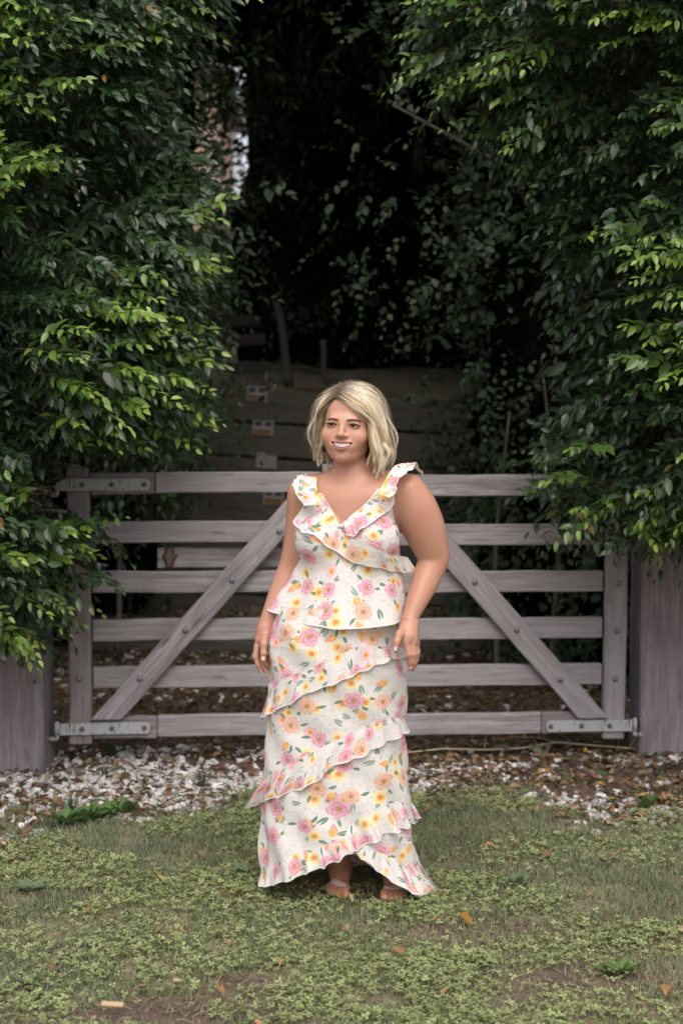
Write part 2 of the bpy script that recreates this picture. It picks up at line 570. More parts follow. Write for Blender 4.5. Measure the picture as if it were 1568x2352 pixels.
def strap(name, root, s0, sa, sb, z, w, flip, boltpx):
    """galvanised hinge strap: plate with a rounded end, shorter front plate, knuckle round a pin"""
    L = abs(sb - sa); h = w / 2; n = 8
    out = [(0, -h), (L - h * 0.5, -h)]
    out += [(L - h * 0.5 + h * 0.5 * math.sin(t), -h * math.cos(t)) for t in np.linspace(0.2, math.pi - 0.2, n)]
    out += [(L - h * 0.5, h), (0, h)]
    def plate(poly, y0, y1):
        k = len(poly)
        V = [(x, y0, z_) for x, z_ in poly] + [(x, y1, z_) for x, z_ in poly]
        c0, c1 = len(V), len(V) + 1
        V += [(sum(p[0] for p in poly) / k, y0, 0), (sum(p[0] for p in poly) / k, y1, 0)]
        Q = [(i, (i + 1) % k, k + (i + 1) % k, k + i) for i in range(k)]
        T = [(c0, (i + 1) % k, i) for i in range(k)] + [(c1, k + i, k + (i + 1) % k) for i in range(k)]
        return np.array(V), [np.array(Q), np.array(T)]
    parts = [plate(out, -0.008, 0.0)]
    l2 = L * 0.30
    o2 = [(-0.03, -h), (l2 - h * 0.5, -h)] + [(l2 - h * 0.5 + h * 0.5 * math.sin(t), -h * math.cos(t)) for t in np.linspace(0.2, math.pi - 0.2, n)] + [(l2 - h * 0.5, h), (-0.03, h)]
    parts.append(plate(o2, -0.0155, -0.0085))
    V, Fs = merge_arrays(parts)
    if flip:
        V[:, 0] *= -1
        Fs = [f[:, ::-1] for f in Fs]
    o = link(name, mesh_data(name, V, Fs, smooth=False, mats=[M['galv']]), root, (sa - s0, -0.052, z))
    sg = -1 if flip else 1
    kn, kf = tube_arrays([(-0.045 * sg, -0.004, -h * 1.02), (-0.045 * sg, -0.004, h * 1.02)], 0.0135, 12)
    link('knuckle', mesh_data('knuckle', kn, kf, mats=[M['galv']]), o)
    pv, pf = tube_arrays([(-0.045 * sg, -0.004, h * 1.25), (-0.045 * sg, -0.004, -h * 1.5), (-0.047 * sg, -0.004, -h * 1.68), (-0.06 * sg, -0.003, -h * 1.75),
                          (-0.11 * sg, 0.01, -h * 1.75)], 0.011, 10)
    link('hinge_pin', mesh_data('hinge_pin', pv, pf, mats=[M['galv']]), o)
    for bs in boltpx:
        d = (bs - sa) * sg
        yy = -0.0155 if d < l2 else -0.008
        dome('bolt', o, (bs - sa, yy, 0), 0.013, M['rust'], 0.8, True)
    return o

RAILS_L = [(1084, 1131), (1196, 1245), (1310, 1359), (1419, 1468), (1528, 1577), (1638, 1687)]
# ---- left leaf
sL1, _ = gp(781, 1400)
left = gate_leaf(0.0, 'left leaf of the grey timber farm gate, with a hinge strap at top and bottom')
s_st0, _ = gp(159, 1400); s_st1, _ = gp(211, 1400)
zt = gp(185, 1072)[1]; zb = gp(185, 1707)[1]
st = gboard('hinge_stile', left, 0, ((s_st0 + s_st1) / 2, zb), ((s_st0 + s_st1) / 2, zt), s_st1 - s_st0, 0.05, -0.050, M['block_wood'], 11, bev=0.009)
for k, (y0, y1) in enumerate(RAILS_L):
    za, zb_ = gp(500, y1)[1], gp(500, y0)[1]
    sa = gp(358, 1100)[0] if k in (0, 5) else gp(211, 1300)[0] + 0.002
    gboard('rail', left, 0, (sa, (za + zb_) / 2), (sL1 - 0.09, (za + zb_) / 2), zb_ - za, 0.042, -0.044 if k in (0, 5) else -0.030, M['gate_wood'], 20 + k)
    if k in (0, 5):
        gboard('rail_end_block', left, 0, (s_st1 + 0.002, (za + zb_) / 2 - 0.004), (sa - 0.0025, (za + zb_) / 2 - 0.004), zb_ - za + 0.004, 0.042, -0.040, M['block_wood'], 30 + k)
zt2 = gp(757, 1066)[1]
gboard('meeting_stile', left, 0, (sL1 - 0.045, zb), (sL1 - 0.045, zt2), 0.088, 0.05, -0.045, M['gate_wood'], 41)
ba = gp(247, 1646); bb = gp(704, 1132)
br = gboard('brace', left, 0, ba, bb, 0.108, 0.034, -0.080, M['gate_wood'], 42, cuts=8, level_foot=True)
for (zx, zy) in ((1458, 417), (1215, 672), (973, 930), (738, 1180)):
    s, z = gp(zx * .4394, 1033.6 + zy * .4394); bolt('brace_bolt', left, (s, -0.080, z))
for (zx, zy) in ((420, 938), (422, 1186)):
    s, z = gp(zx * .4394, 1033.6 + zy * .4394); bolt('stile_bolt', left, (s, -0.050, z))
for y in (1112, 1667):
    xs_ = (193, 260, 334)
    strap('hinge_strap', left, 0, gp(157, y)[0], gp(347, y)[0], gp(250, y)[1], 0.056, False, [gp(q, y)[0] for q in xs_])
# ---- right leaf
sR0 = sL1 + 0.006
right = gate_leaf(0.0, 'right leaf of the grey timber farm gate, with one low hinge strap')
sR1, _ = gp(1414, 1450)
RAILS_R = [(1090, 1139), (1203, 1251), (1311, 1359), (1418, 1466), (1525, 1573), (1634, 1682)]
r_st0, r_st1 = gp(1381, 1400)[0], gp(1431, 1400)[0]
zbr = gp(1400, 1694)[1]
for k, (y0, y1) in enumerate(RAILS_R):
    za, zb_ = gp(1150, y1)[1], gp(1150, y0)[1]
    sb = gp(1238, 1650)[0] if k == 5 else r_st0 - 0.002
    gboard('rail', right, 0, (sR0 + 0.09, (za + zb_) / 2), (sb, (za + zb_) / 2), zb_ - za, 0.042, -0.044 if k == 5 else -0.030, M['gate_wood'], 60 + k)
    if k == 5:
        gboard('rail_end_block', right, 0, (sb + 0.0025, (za + zb_) / 2), (r_st0 - 0.002, (za + zb_) / 2), zb_ - za + 0.003, 0.042, -0.040, M['block_wood'], 70)
gboard('meeting_stile', right, 0, (sR0 + 0.045, zb), (sR0 + 0.045, zt2 - 0.01), 0.088, 0.05, -0.045, M['gate_wood'], 71)
gboard('hinge_stile', right, 0, ((r_st0 + r_st1) / 2, zbr), ((r_st0 + r_st1) / 2 + 0.014, zt), r_st1 - r_st0, 0.05, -0.050, M['gate_wood'], 72, bev=0.009)
gboard('brace', right, 0, gp(1355, 1643), gp(930, 1158), 0.112, 0.034, -0.080, M['gate_wood'], 73, cuts=8, level_foot=True)
for (zx, zy) in ((398, 722), (628, 984), (868, 1257)):
    s, z = gp(918.7 + zx * .4142, 1033.6 + zy * .4142); bolt('brace_bolt', right, (s, -0.080, z))
for (zx, zy) in ((1207, 472), (1195, 734), (1187, 994), (1175, 1258)):
    s, z = gp(918.7 + zx * .4142, 1033.6 + zy * .4142); bolt('stile_bolt', right, (s, -0.050, z))
strap('hinge_strap', right, 0, gp(1428, 1661)[0], gp(1248, 1661)[0], gp(1330, 1661)[1], 0.056, True, [gp(q, 1661)[0] for q in (1258, 1328, 1391)])

rebase(right, (GA.x + gdir.x * r_st1, GA.y + gdir.y * r_st1, 0))
# drop bar lying behind the left leaf, with the brown catch that holds it
dz0, dz1 = gp(500, 1306)[1], gp(500, 1259)[1]
e = empty('drop_bar', (GA.x, GA.y, 0), (0, 0, gang))
gboard('bar', e, 0, (gp(360, 1280)[0], (dz0 + dz1) / 2), (gp(700, 1280)[0], (dz0 + dz1) / 2), dz1 - dz0, 0.03, 0.030, M['gate_wood'], 80)
s, z = gp(388, 1279)
prof = [(-0.020, 0.066), (-0.012, 0.052), (0.0, 0.049), (0.014, 0.056), (0.022, 0.070), (0.024, 0.035), (0.026, 0.012), (0.046, 0.006), (0.032, -0.012), (0.024, -0.040), (0.012, -0.064),
        (-0.012, -0.064), (-0.022, -0.03), (-0.036, -0.004), (-0.030, 0.008), (-0.022, 0.022)]
k = len(prof)
V = [(x, 0.0, z_) for x, z_ in prof] + [(x * 0.5, -0.022, z_ * 0.75) for x, z_ in prof] + [(0, -0.024, 0)]
Q = [(i, (i + 1) % k, k + (i + 1) % k, k + i) for i in range(k)]
T = [(k + i, k + (i + 1) % k, 2 * k) for i in range(k)]
catch_m = plain('brown_weathered_catch', (0.12, 0.075, 0.055), 0.7, 0.5)
link('catch', mesh_data('catch', V, [np.array(Q), np.array(T)], mats=[catch_m], smooth=False), e, (s, 0.028, z))
tag(e, 'short grey timber drop bar with a brown catch, behind the left gate leaf', 'drop bar')

# ------------------------------------------------------------------ sleeper steps and wall behind the gate
def sleeper(root, p, L, h, d, rotz, roll, seed):
    me = board_mesh('sleeper', L, d, h, M['sleeper_wood'], 0.012, 10, 0.004, seed)
    return link('sleeper', me, root, p, (0, roll, rotz))

def label_plate(parent, loc, w, h, kind):
    """small nailed plate: frame and coloured windows proud of it"""
    V, Q, mi = [], [], []
    def slab(x0, x1, z0, z1, y0, y1, m):
        n = len(V)
        V.extend([(x, y, z) for y in (y0, y1) for x, z in ((x0, z0), (x1, z0), (x1, z1), (x0, z1))])
        for f in ((0, 1, 2, 3), (0, 4, 5, 1), (1, 5, 6, 2), (2, 6, 7, 3), (3, 7, 4, 0)):
            Q.append(tuple(n + i for i in f)); mi.append(m)
    slab(-w / 2, w / 2, -h / 2, h / 2, -0.006, 0.0, 0)
    if kind:
        slab(-w * .40, -w * .08, h * .12, h * .42, -0.0085, -0.006, 1)
        slab(w * .08, w * .40, h * .12, h * .42, -0.0085, -0.006, 1)
        slab(-w * .44, w * .40, -h * .46, -h * .08, -0.0085, -0.006, 2)
    else:
        for (a, b, c, d) in ((-.4, -.15, -.10, -.04), (-.08, .12, -.14, -.06), (-.06, .08, .04, .08), (.22, .38, -.18, -.10), (-.03, .06, .14, .17)):
            slab(w * a, w * b, h * c, h * d, -0.0078, -0.006, 3)
    me = mesh_data('label', np.array(V), np.array(Q), smooth=False, mats=[M['label_white'], M['label_black'], M['label_amber'], M['label_mark']], mat_idx=mi)
    return link('name_plate', me, parent, loc)

WY = 10.9
wall = empty('sleeper_wall', (at(700, 900, WY).x, WY, 0))
tag(wall, 'dark stacked sleeper retaining wall behind the gate with small plates on it', 'retaining wall')
roll = math.radians(3.4)
px_l, px_r = at(330, 900, WY).x, at(1075, 900, WY).x
Lw = px_r - px_l; cx = (px_l + px_r) / 2
lab = {0: (590, 905, 1), 1: (604, 983, 1), 2: (612, 1058, 0), 3: (628, 1142, 1)}
for k in range(8):
    yy = 900 + (k + 0.5) * 78.5
    p = at(715, yy, WY)
    ofs = (0.0, -0.03, -0.015, -0.05, -0.03, -0.06, -0.04, -0.07)[k]
    s_ = sleeper(wall, (cx - wall.location.x, ofs, p.z), Lw * (1 + 0.01 * k), 0.246, 0.12, 0, roll, 100 + k)
    if k in lab:
        lx, ly, kind = lab[k]
        q = at(lx, ly, WY - 0.1)
        dx, dz = q.x - cx, q.z - p.z
        ca, sa_ = math.cos(roll), math.sin(roll)
        label_plate(s_, (dx * ca - dz * sa_, -0.066, dx * sa_ + dz * ca), 0.155, 0.115, kind)
for k, (Y0, h0, h1) in enumerate(((10.1, 0.0, 0.20),)):
    step = empty('step_sleeper', (cx, Y0, 0))
    s_ = sleeper(step, (0, 0, 0.10), Lw * 1.3, 0.24, 0.14, 0, math.radians(0.8), 130)
    tag(step, 'long dark sleeper edging the gravel step behind the gate', 'sleeper')
# gravel tread behind the step
V = np.array([(px_l - 1, 10.1, 0.19), (px_r + 1, 10.1, 0.19), (px_r + 1, 10.95, 0.23), (px_l - 1, 10.95, 0.23)])
tag(link('terrace_tread', mesh_data('terrace_tread', V, np.array([[0, 1, 2, 3]]), mats=[M['soil']])), kind='structure')
# terrace above the wall and its two upper sleepers, then the leaning poles
top_z = at(715, 885, WY).z
def bank_grid(x0, x1, y0, y1, z0, z1, seed):
    u, v = np.meshgrid(np.linspace(0, 1, 30), np.linspace(0, 1, 30))
    X = x0 + (x1 - x0) * u; Y_ = y0 + (y1 - y0) * v
    Z = z0 + (z1 - z0) * v + (NZ.fbm(X + seed, Y_, 0.9) - 0.5) * 0.3
    i = np.arange(900).reshape(30, 30)
    return np.stack([X, Y_, Z], -1), np.stack([i[:-1, :-1], i[:-1, 1:], i[1:, 1:], i[1:, :-1]], -1).reshape(-1, 4)
bv, bf = bank_grid(-6.5, 6.5, WY + 0.08, 16.5, top_z - 0.15, top_z + 0.75, 30)
tag(link('hillside', mesh_data('hillside', bv, bf, mats=[M['soil']])), kind='structure')
for k, (x0, y0, x1, y1, Y0, lb) in enumerate(((385, 728, 600, 740, 13.6, 'upper grey sleeper half hidden behind the left-hand tree, above the wall'),
                                             (455, 788, 612, 778, 12.9, 'middle grey sleeper edging the bank above the wall'),
                                             (520, 848, 622, 843, 12.1, 'short lowest sleeper edging the bank, just above the retaining wall'))):
    a, b = at(x0, y0, Y0), at(x1, y1, Y0)
    L = (b - a).length
    me = board_mesh('bank_sleeper', L, 0.14, 0.10, M['grey_log'], 0.012, 8, 0.006, 140 + k)
    o = link('bank_sleeper', me, None, (a + b) / 2, (0, -math.atan2(b.z - a.z, b.x - a.x), 0))
    tag(o, lb, 'sleeper', 'sleepers on the dark bank')
for k, (x0, y0, x1, y1, Y0, r, lb) in enumerate(((634, 690, 668, 890, 11.6, 0.032, 'pale leaning pole standing above the sleeper wall'),
                                                 (738, 780, 752, 890, 11.8, 0.025, 'thin dim pole just left of the blonde hair'))):
    a, b = at(x0, y0, Y0), at(x1, y1, Y0)
    ts = np.linspace(0, 1, 8)
    P = np.array([np.array(a) * (1 - t) + np.array(b) * t + np.array([0.012 * math.sin(t * 5 + k), 0, 0]) for t in ts])
    v_, f_ = tube_arrays(P - np.array(b), r * (0.85 + 0.25 * ts), 8)
    o = link('leaning_pole', mesh_data('leaning_pole', v_, f_, mats=[M['grey_log']]), None, b)
    tag(o, lb, 'pole', 'poles leaning on the bank')
# ------------------------------------------------------------------ foliage
def leaf_template(st=(0.0, 0.3, 0.64, 1.0), wd=(0.0, 0.215, 0.19, 0.0), fold=0.06, droop=0.22):
    V, UV = [], []
    n = len(st)
    for s in st:
        V.append((s, 0, -droop * s * s)); UV.append((s, 0, 0))
    for sg in (1, -1):
        for s, w in zip(st[1:-1], wd[1:-1]):
            V.append((s, sg * w, fold - droop * s * s)); UV.append((s, sg, 0))
    T = []
    k = n - 2
    for j, sg in enumerate((1, -1)):
        b = n + j * k
        tri = [(0, 1, b)]
        for i in range(k - 1):
            tri += [(1 + i, 2 + i, b + i + 1), (1 + i, b + i + 1, b + i)]
        tri += [(n - 2, n - 1, b + k - 1)]
        if sg < 0: tri = [t[::-1] for t in tri]
        T += tri
    return np.array(V, float), np.array(T), np.array(UV, float)

LEAF = leaf_template()
LEAF_HI = leaf_template((0, 0.14, 0.32, 0.52, 0.72, 0.88, 1.0), (0, 0.13, 0.215, 0.225, 0.165, 0.075, 0))
ROUND = leaf_template((0.0, 0.25, 0.7, 1.0), (0.0, 0.30, 0.32, 0.0), 0.04, 0.12)

def leaf_cloud(name, pos, ax, up, size, tint, tmpl, mat, parent=None, kind='stuff'):
    az = norm(up - ax * np.sum(up * ax, 1, keepdims=True))
    ay = np.cross(az, ax)
    V, F = scatter(tmpl[0], tmpl[1], pos, ax, ay, az, size)
    K = len(tmpl[0])
    me = mesh_data(name, V, F, attrs={'tint': np.repeat(tint, K, 0), 'leafuv': np.tile(tmpl[2], (len(pos), 1))}, mats=[mat])
    o = link(name, me, parent)
    if kind: o['kind'] = kind
    return o

def poly_dist(poly, P):
    """inside mask, distance to the outline and the inward gradient for 2-D points"""
    n = len(poly); inside = np.zeros(len(P), bool); best = np.full(len(P), 1e9); grad = np.zeros((len(P), 2))
    for i in range(n):
        a, b = np.array(poly[i]), np.array(poly[(i + 1) % n])
        c = ((a[1] > P[:, 1]) != (b[1] > P[:, 1])) & (P[:, 0] < (b[0] - a[0]) * (P[:, 1] - a[1]) / (b[1] - a[1] + 1e-12) + a[0])
        inside ^= c
        ab = b - a; t = np.clip(((P - a) @ ab) / (ab @ ab), 0, 1)
        d = P - (a + t[:, None] * ab); L = np.linalg.norm(d, axis=1)
        m = L < best
        best = np.where(m, L, best); grad[m] = (d / (L[:, None] + 1e-9))[m]
    return inside, best, grad

def sprays(base, direc, K, length, size, r, droop=0.5, flat=0.25):
    """K leaves in two ranks along each drooping shoot -> pos, axis, up, size, order along shoot"""
    N = len(base)
    up = np.tile(np.array([0, -0.55, 0.85]), (N, 1)) + r.normal(0, flat, (N, 3))
    P, A, U, S, O = [], [], [], [], []
    for k in range(K):
        t = (k + 0.6) / K
        d = norm(direc + np.array([0, 0, -1.0]) * (droop * t))
        p = base + length[:, None] * (t * direc + np.array([0, 0, -0.5]) * (droop * t * t))
        side = norm(np.cross(d, up))
        sg = 1.0 if k % 2 else -1.0
        if k == K - 1:
            a = norm(d + r.normal(0, 0.12, (N, 3)) - np.array([0, 0, 0.15]))
        else:
            a = norm(d * (0.55 + 0.4 * t) + side * sg * (0.85 - 0.25 * t) + np.array([0, 0, -0.10]) + r.normal(0, 0.24, (N, 3)))
        P.append(p); A.append(a)
        U.append(norm(up + side * sg * 0.35 + r.normal(0, 0.32, (N, 3))))
        S.append(size * (0.92 - 0.5 * t ** 2.2) * r.uniform(0.65, 1.2, N)); O.append(np.full(N, t))
    return [np.stack(q, 1).reshape((N * K,) + q[0].shape[1:]) for q in (P, A, U, S, O)]

NF = Noise2(77, 97)
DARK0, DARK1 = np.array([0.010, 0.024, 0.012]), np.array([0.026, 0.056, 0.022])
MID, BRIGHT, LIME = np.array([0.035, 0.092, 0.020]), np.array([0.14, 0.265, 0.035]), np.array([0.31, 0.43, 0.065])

def tree_crown(name, root, poly_px, Yc, R, bias, n_out, n_in, seed, bright_share, hi_n=300, prune=None, extra=()):
    r = np.random.default_rng(seed)
    poly = [(at(x, y, Yc).x, at(x, y, Yc).z) for x, y in poly_px]
    pa = np.array(poly); lo, hi = pa.min(0), pa.max(0)
    area = (hi - lo).prod()
    def sample(n, frac0, frac1):
        Q = r.uniform(lo, hi, (int(n * 2.6), 2))
        ins, d, gr = poly_dist(poly, Q)
        Q, d, gr = Q[ins][:n], d[ins][:n], gr[ins][:n]
        u = np.clip(d / R, 0, 1)
        h = R * np.sqrt(1 - (1 - u) ** 2)
        lump = NF.fbm(Q[:, 0] + 13 + seed, Q[:, 1] + 5, 2.1)
        f = r.uniform(frac0, frac1, len(Q))
        y = Yc - h * f - (lump - 0.5) * 1.15 * u
        pos = np.stack([Q[:, 0], y, Q[:, 1]], 1)
        out = np.stack([-gr[:, 0] * (1 - u), -(0.25 + 0.75 * u) * np.sign(f + 1e-6), -gr[:, 1] * (1 - u) * 0.6], 1)
        return pos, norm(out), lump, u, f
    # outer sprays that face the open lawn
    pos, out, lump, u, f = sample(n_out, 0.80, 1.12)
    keep = r.random(len(pos)) < 0.12 + 1.0 * ss(0.42, 0.6, lump)
    pos, out, lump, u = pos[keep], out[keep], lump[keep], u[keep]
    clus = NF.fbm(pos[:, 0] + 31, pos[:, 2] + 17 + seed, 3.4)
    young = np.clip(ss(0.48, 0.60, lump) * 0.7 + ss(0.42, 0.66, clus) * 0.7 - 0.25, 0, 1)
    isb = r.random(len(pos)) < bright_share * 2.2 * young + 0.015
    if len(extra):                       # boughs that reach out of the crown
        ep = np.array([np.array(at(*q)) + r.normal(0, 0.03, 3) for q in extra])
        pos = np.concatenate([pos, ep]); out = np.concatenate([out, np.tile([0, -0.7, 0.2], (len(ep), 1))])
        isb = np.concatenate([isb, r.random(len(ep)) < 0.75])
    d = norm(out * 0.6 + np.array(bias) + r.normal(0, 0.22, pos.shape))
    res = []
    fresh = []
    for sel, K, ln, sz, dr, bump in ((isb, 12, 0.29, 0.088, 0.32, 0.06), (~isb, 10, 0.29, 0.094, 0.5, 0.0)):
        b = pos[sel] + out[sel] * bump; N = len(b)
        P, A, U, S, O = sprays(b, d[sel], K, r.uniform(0.75, 1.2, N) * ln, r.uniform(0.8, 1.15, N) * sz, r, dr)
        tone = np.repeat(r.random(N), K)
        if bump:
            T = lerp(MID, BRIGHT, np.clip(tone * 1.2, 0, 1)[:, None])
            T = lerp(T, LIME, (ss(0.45, 1.0, O) * (0.25 + 0.75 * tone))[:, None])
        else:
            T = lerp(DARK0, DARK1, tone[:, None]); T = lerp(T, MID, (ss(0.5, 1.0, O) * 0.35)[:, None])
        T = T * r.uniform(0.8, 1.2, (len(T), 1))
        if bump: fresh.append((P, A, U, S, T))
        else: res.append((P, A, U, S, T))
        # twigs of these shoots
        if bump:
            ts = np.linspace(0, 1, 4)
            parts = []
            for i in range(N):
                L = np.median(S.reshape(N, K)[i]) * 3.4
                pts = [b[i] + L * (t * d[sel][i] + np.array([0, 0, -0.5]) * dr * t * t) for t in (-0.35, 0.2, 0.6, 1.0)]
                parts.append(tube_arrays(pts, [0.0028, 0.0022, 0.0016, 0.001], 3, False))
            tv, tf = merge_arrays(parts)
            tw = link('twigs', mesh_data('twigs', tv, tf, mats=[M['twig']]), root); tw['kind'] = 'stuff'
    # inner and rear sprays that fill the body of the crown
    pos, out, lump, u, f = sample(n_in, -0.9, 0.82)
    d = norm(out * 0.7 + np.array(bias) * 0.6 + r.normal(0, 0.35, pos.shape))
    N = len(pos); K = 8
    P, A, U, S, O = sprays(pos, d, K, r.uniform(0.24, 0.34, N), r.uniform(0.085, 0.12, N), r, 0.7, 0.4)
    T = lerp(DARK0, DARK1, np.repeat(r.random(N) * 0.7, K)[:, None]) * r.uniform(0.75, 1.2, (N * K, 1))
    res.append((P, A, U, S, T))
    P, A, U, S, T = [np.concatenate([q[i] for q in res]) for i in range(5)]
    odd = r.random(len(P)) < 0.007
    T[odd] = np.array([0.22, 0.11, 0.02]) * r.uniform(0.5, 1.2, (odd.sum(), 1))
    fP, fA, fU, fS, fT = [np.concatenate([q[i] for q in fresh]) for i in range(5)]
    if prune:
        (x0, x1, z0, z1) = prune
        ok = lambda q, m=0.0: ~((q[:, 0] > x0 - m) & (q[:, 0] < x1) & (q[:, 2] > z0) & (q[:, 2] < z1))
        k1 = ok(P + A * 0.05) & ok(P); P, A, U, S, T = P[k1], A[k1], U[k1], S[k1], T[k1]
        k1 = ok(fP + fA * 0.05) & ok(fP); fP, fA, fU, fS, fT = fP[k1], fA[k1], fU[k1], fS[k1], fT[k1]
    # the largest fresh leaves in view are pieces of their own
    vis = np.abs(fP[:, 0] / fP[:, 1]) < 0.24
    rank = np.where(vis, fS / fP[:, 1] * r.uniform(0.7, 1.0, len(fS)), 0)
    idx = np.argsort(-rank)[:hi_n]
    rest = np.ones(len(fP), bool); rest[idx] = False
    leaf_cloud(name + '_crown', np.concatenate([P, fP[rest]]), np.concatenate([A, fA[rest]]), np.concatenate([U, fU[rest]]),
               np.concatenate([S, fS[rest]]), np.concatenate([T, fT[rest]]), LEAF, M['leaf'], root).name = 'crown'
    tones = [(MID + BRIGHT) / 2, BRIGHT, (BRIGHT + LIME) / 2, LIME]
    ms = [mesh_data('leaf', LEAF_HI[0], LEAF_HI[1], attrs={'tint': np.tile(t, (len(LEAF_HI[0]), 1)), 'leafuv': LEAF_HI[2]}, mats=[M['leaf']]) for t in tones]
    lum = fT.sum(1)
    for i in idx:
        k = int(np.argmin([abs(t.sum() - lum[i]) for t in tones]))
        a = Vector(fA[i]); z = Vector(fU[i]); z = (z - a * z.dot(a)).normalized(); y = z.cross(a)
        o = link('leaf', ms[k], root)
        s = float(fS[i])
        M4 = Matrix((a * s, y * s, z * s)).transposed().to_4x4(); M4.translation = Vector(fP[i])
        o.matrix_basis = M4

def limb(root, pts, r0, r1, name='branch', sides=8):
    pts = np.asarray(pts, float)
    t = np.linspace(0, 1, 14); tk = np.linspace(0, 1, len(pts))
    P = np.stack([np.interp(t, tk, pts[:, i]) for i in range(3)], 1)
    P[1:-1] = (P[:-2] + 2 * P[1:-1] + P[2:]) / 4
    v, f = tube_arrays(P, r0 + (r1 - r0) * t, sides)
    return link(name, mesh_data(name, v, f, mats=[M['bark']]), root)

# left-hand tree
LP = [(-330, -260), (360, -260), (400, -60), (375, 60), (300, 150), (330, 290), (365, 420), (390, 560), (365, 680), (360, 730), (375, 850), (345, 930), (285, 985), (200, 1020), (90, 1050), (120, 1120), (160, 1150), (120, 1210), (90, 1310), (20, 1390), (-40, 1440), (-120, 1440), (-220, 1400), (-330, 1330)]
lt = empty('broadleaf_tree', (0, 0, 0))
tag(lt, 'glossy broad-leaved tree at the left, its boughs hanging over the gate hinge', 'tree', 'trees framing the gate')
tree_crown('left', lt, LP, 6.35, 0.55, (0.66, -0.3, 0.04), 1700, 2000, 21, 0.27, prune=(-1.30, -0.4, 1.25, 1.50), extra=[(150, 1200, 6.3), (190, 1190, 6.3), (215, 1200, 6.3), (170, 1235, 6.3), (120, 1240, 6.2), (90, 1260, 6.2), (130, 1290, 6.2), (60, 1210, 6.1), (150, 1330, 6.2), (40, 1290, 6.1)])
limb(lt, [(-2.25, 7.3, -0.2), (-2.2, 7.25, 1.0), (-2.1, 7.1, 2.2), (-2.0, 6.8, 3.4), (-1.8, 6.6, 4.6)], 0.10, 0.04, 'trunk', 12)
for (a, b, c) in (((-2.18, 7.2, 1.3), (-1.7, 6.8, 1.7), (-1.0, 6.35, 1.85)), ((-2.15, 7.2, 1.0), (-1.7, 6.6, 1.25), (-1.2, 6.2, 1.25)), ((-2.1, 7.1, 2.2), (-1.6, 6.7, 2.7), (-1.0, 6.4, 2.75)),
                  ((-2.05, 6.9, 3.0), (-1.6, 6.6, 3.2), (-1.1, 6.3, 3.35))):
    limb(lt, [a, b, c], 0.028, 0.007)
rebase(lt, (-2.25, 7.3, 0))
# right-hand tree
RP = [(2000, -260), (1060, -260), (1020, -60), (1060, 50), (1030, 130), (1100, 170), (1170, 240), (1230, 310), (1340, 380), (1310, 480), (1290, 560), (1380, 640), (1405, 750), (1380, 840), (1400, 940), (1310, 1030), (1275, 1075), (1290, 1120), (1440, 1140), (1530, 1140), (1580, 1180), (1650, 1230), (1740, 1230), (1900, 1190), (2000, 1100)]
rt = empty('broadleaf_tree', (0, 0, 0))
tag(rt, 'glossy broad-leaved tree at the right, a bough drooping over the gate top', 'tree', 'trees framing the gate')
tree_crown('right', rt, RP, 6.45, 0.6, (-0.66, -0.3, 0.04), 1800, 2100, 22, 0.26, extra=[(1290, 1110, 6.35), (1310, 1130, 6.35), (1340, 1120, 6.35), (1290, 1140, 6.3), (1330, 1160, 6.3), (1370, 1140, 6.3), (1400, 1170, 6.3), (1440, 1150, 6.3), (1470, 1180, 6.25), (1510, 1170, 6.25), (1380, 1190, 6.3), (1450, 1210, 6.3), (1520, 1210, 6.2)])
limb(rt, [(2.3, 7.5, -0.2), (2.25, 7.4, 1.0), (2.1, 7.2, 2.2), (2.0, 6.9, 3.4), (1.8, 6.7, 4.6)], 0.11, 0.04, 'trunk', 12)
for (a, b, c) in (((2.25, 7.4, 1.2), (1.7, 6.8, 1.5), (1.05, 6.4, 1.32)), ((2.2, 7.3, 1.8), (1.7, 6.8, 2.2), (1.1, 6.5, 2.3)), ((2.1, 7.2, 2.5), (1.5, 6.8, 2.9), (0.7, 6.5, 3.0)),
                  ((2.0, 6.9, 3.2), (1.4, 6.6, 3.5), (0.6, 6.5, 3.7))):
    limb(rt, [a, b, c], 0.03, 0.008)

rebase(rt, (2.3, 7.5, 0))
g = G('dark_block_core', 1.0)  # near-black colour stands in for shade deep inside the leaf masses
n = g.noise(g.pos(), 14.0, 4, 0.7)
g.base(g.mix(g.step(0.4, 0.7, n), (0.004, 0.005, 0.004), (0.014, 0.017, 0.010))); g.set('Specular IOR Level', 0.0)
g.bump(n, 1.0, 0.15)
M['block_core'] = g.m
# ---- dense hedges and overhanging canopy that enclose the dark lane behind the gate
def lumpy(cx, cy, cz, rx, ry, rz, n=28, seed=1, amp=0.18):
    u, v = np.meshgrid(np.linspace(0, 2 * np.pi, 2 * n, endpoint=False), np.linspace(0.04, np.pi - 0.04, n))
    d = np.stack([np.cos(u) * np.sin(v), np.sin(u) * np.sin(v), np.cos(v)], -1)
    p4 = np.sign(d) * np.abs(d) ** 0.75
    nn = NF.fbm(d[..., 0] * 3 + seed + 9, d[..., 1] * 3 + d[..., 2] * 4 + 9, 1.3)
    P = np.array([cx, cy, cz]) + p4 * np.array([rx, ry, rz]) * (1 - amp + 2 * amp * nn[..., None])
    i = np.arange(n * 2 * n).reshape(n, 2 * n); j = np.roll(i, -1, 1)
    F = np.stack([i[:-1], i[1:], j[1:], j[:-1]], -1).reshape(-1, 4)
    return P, F

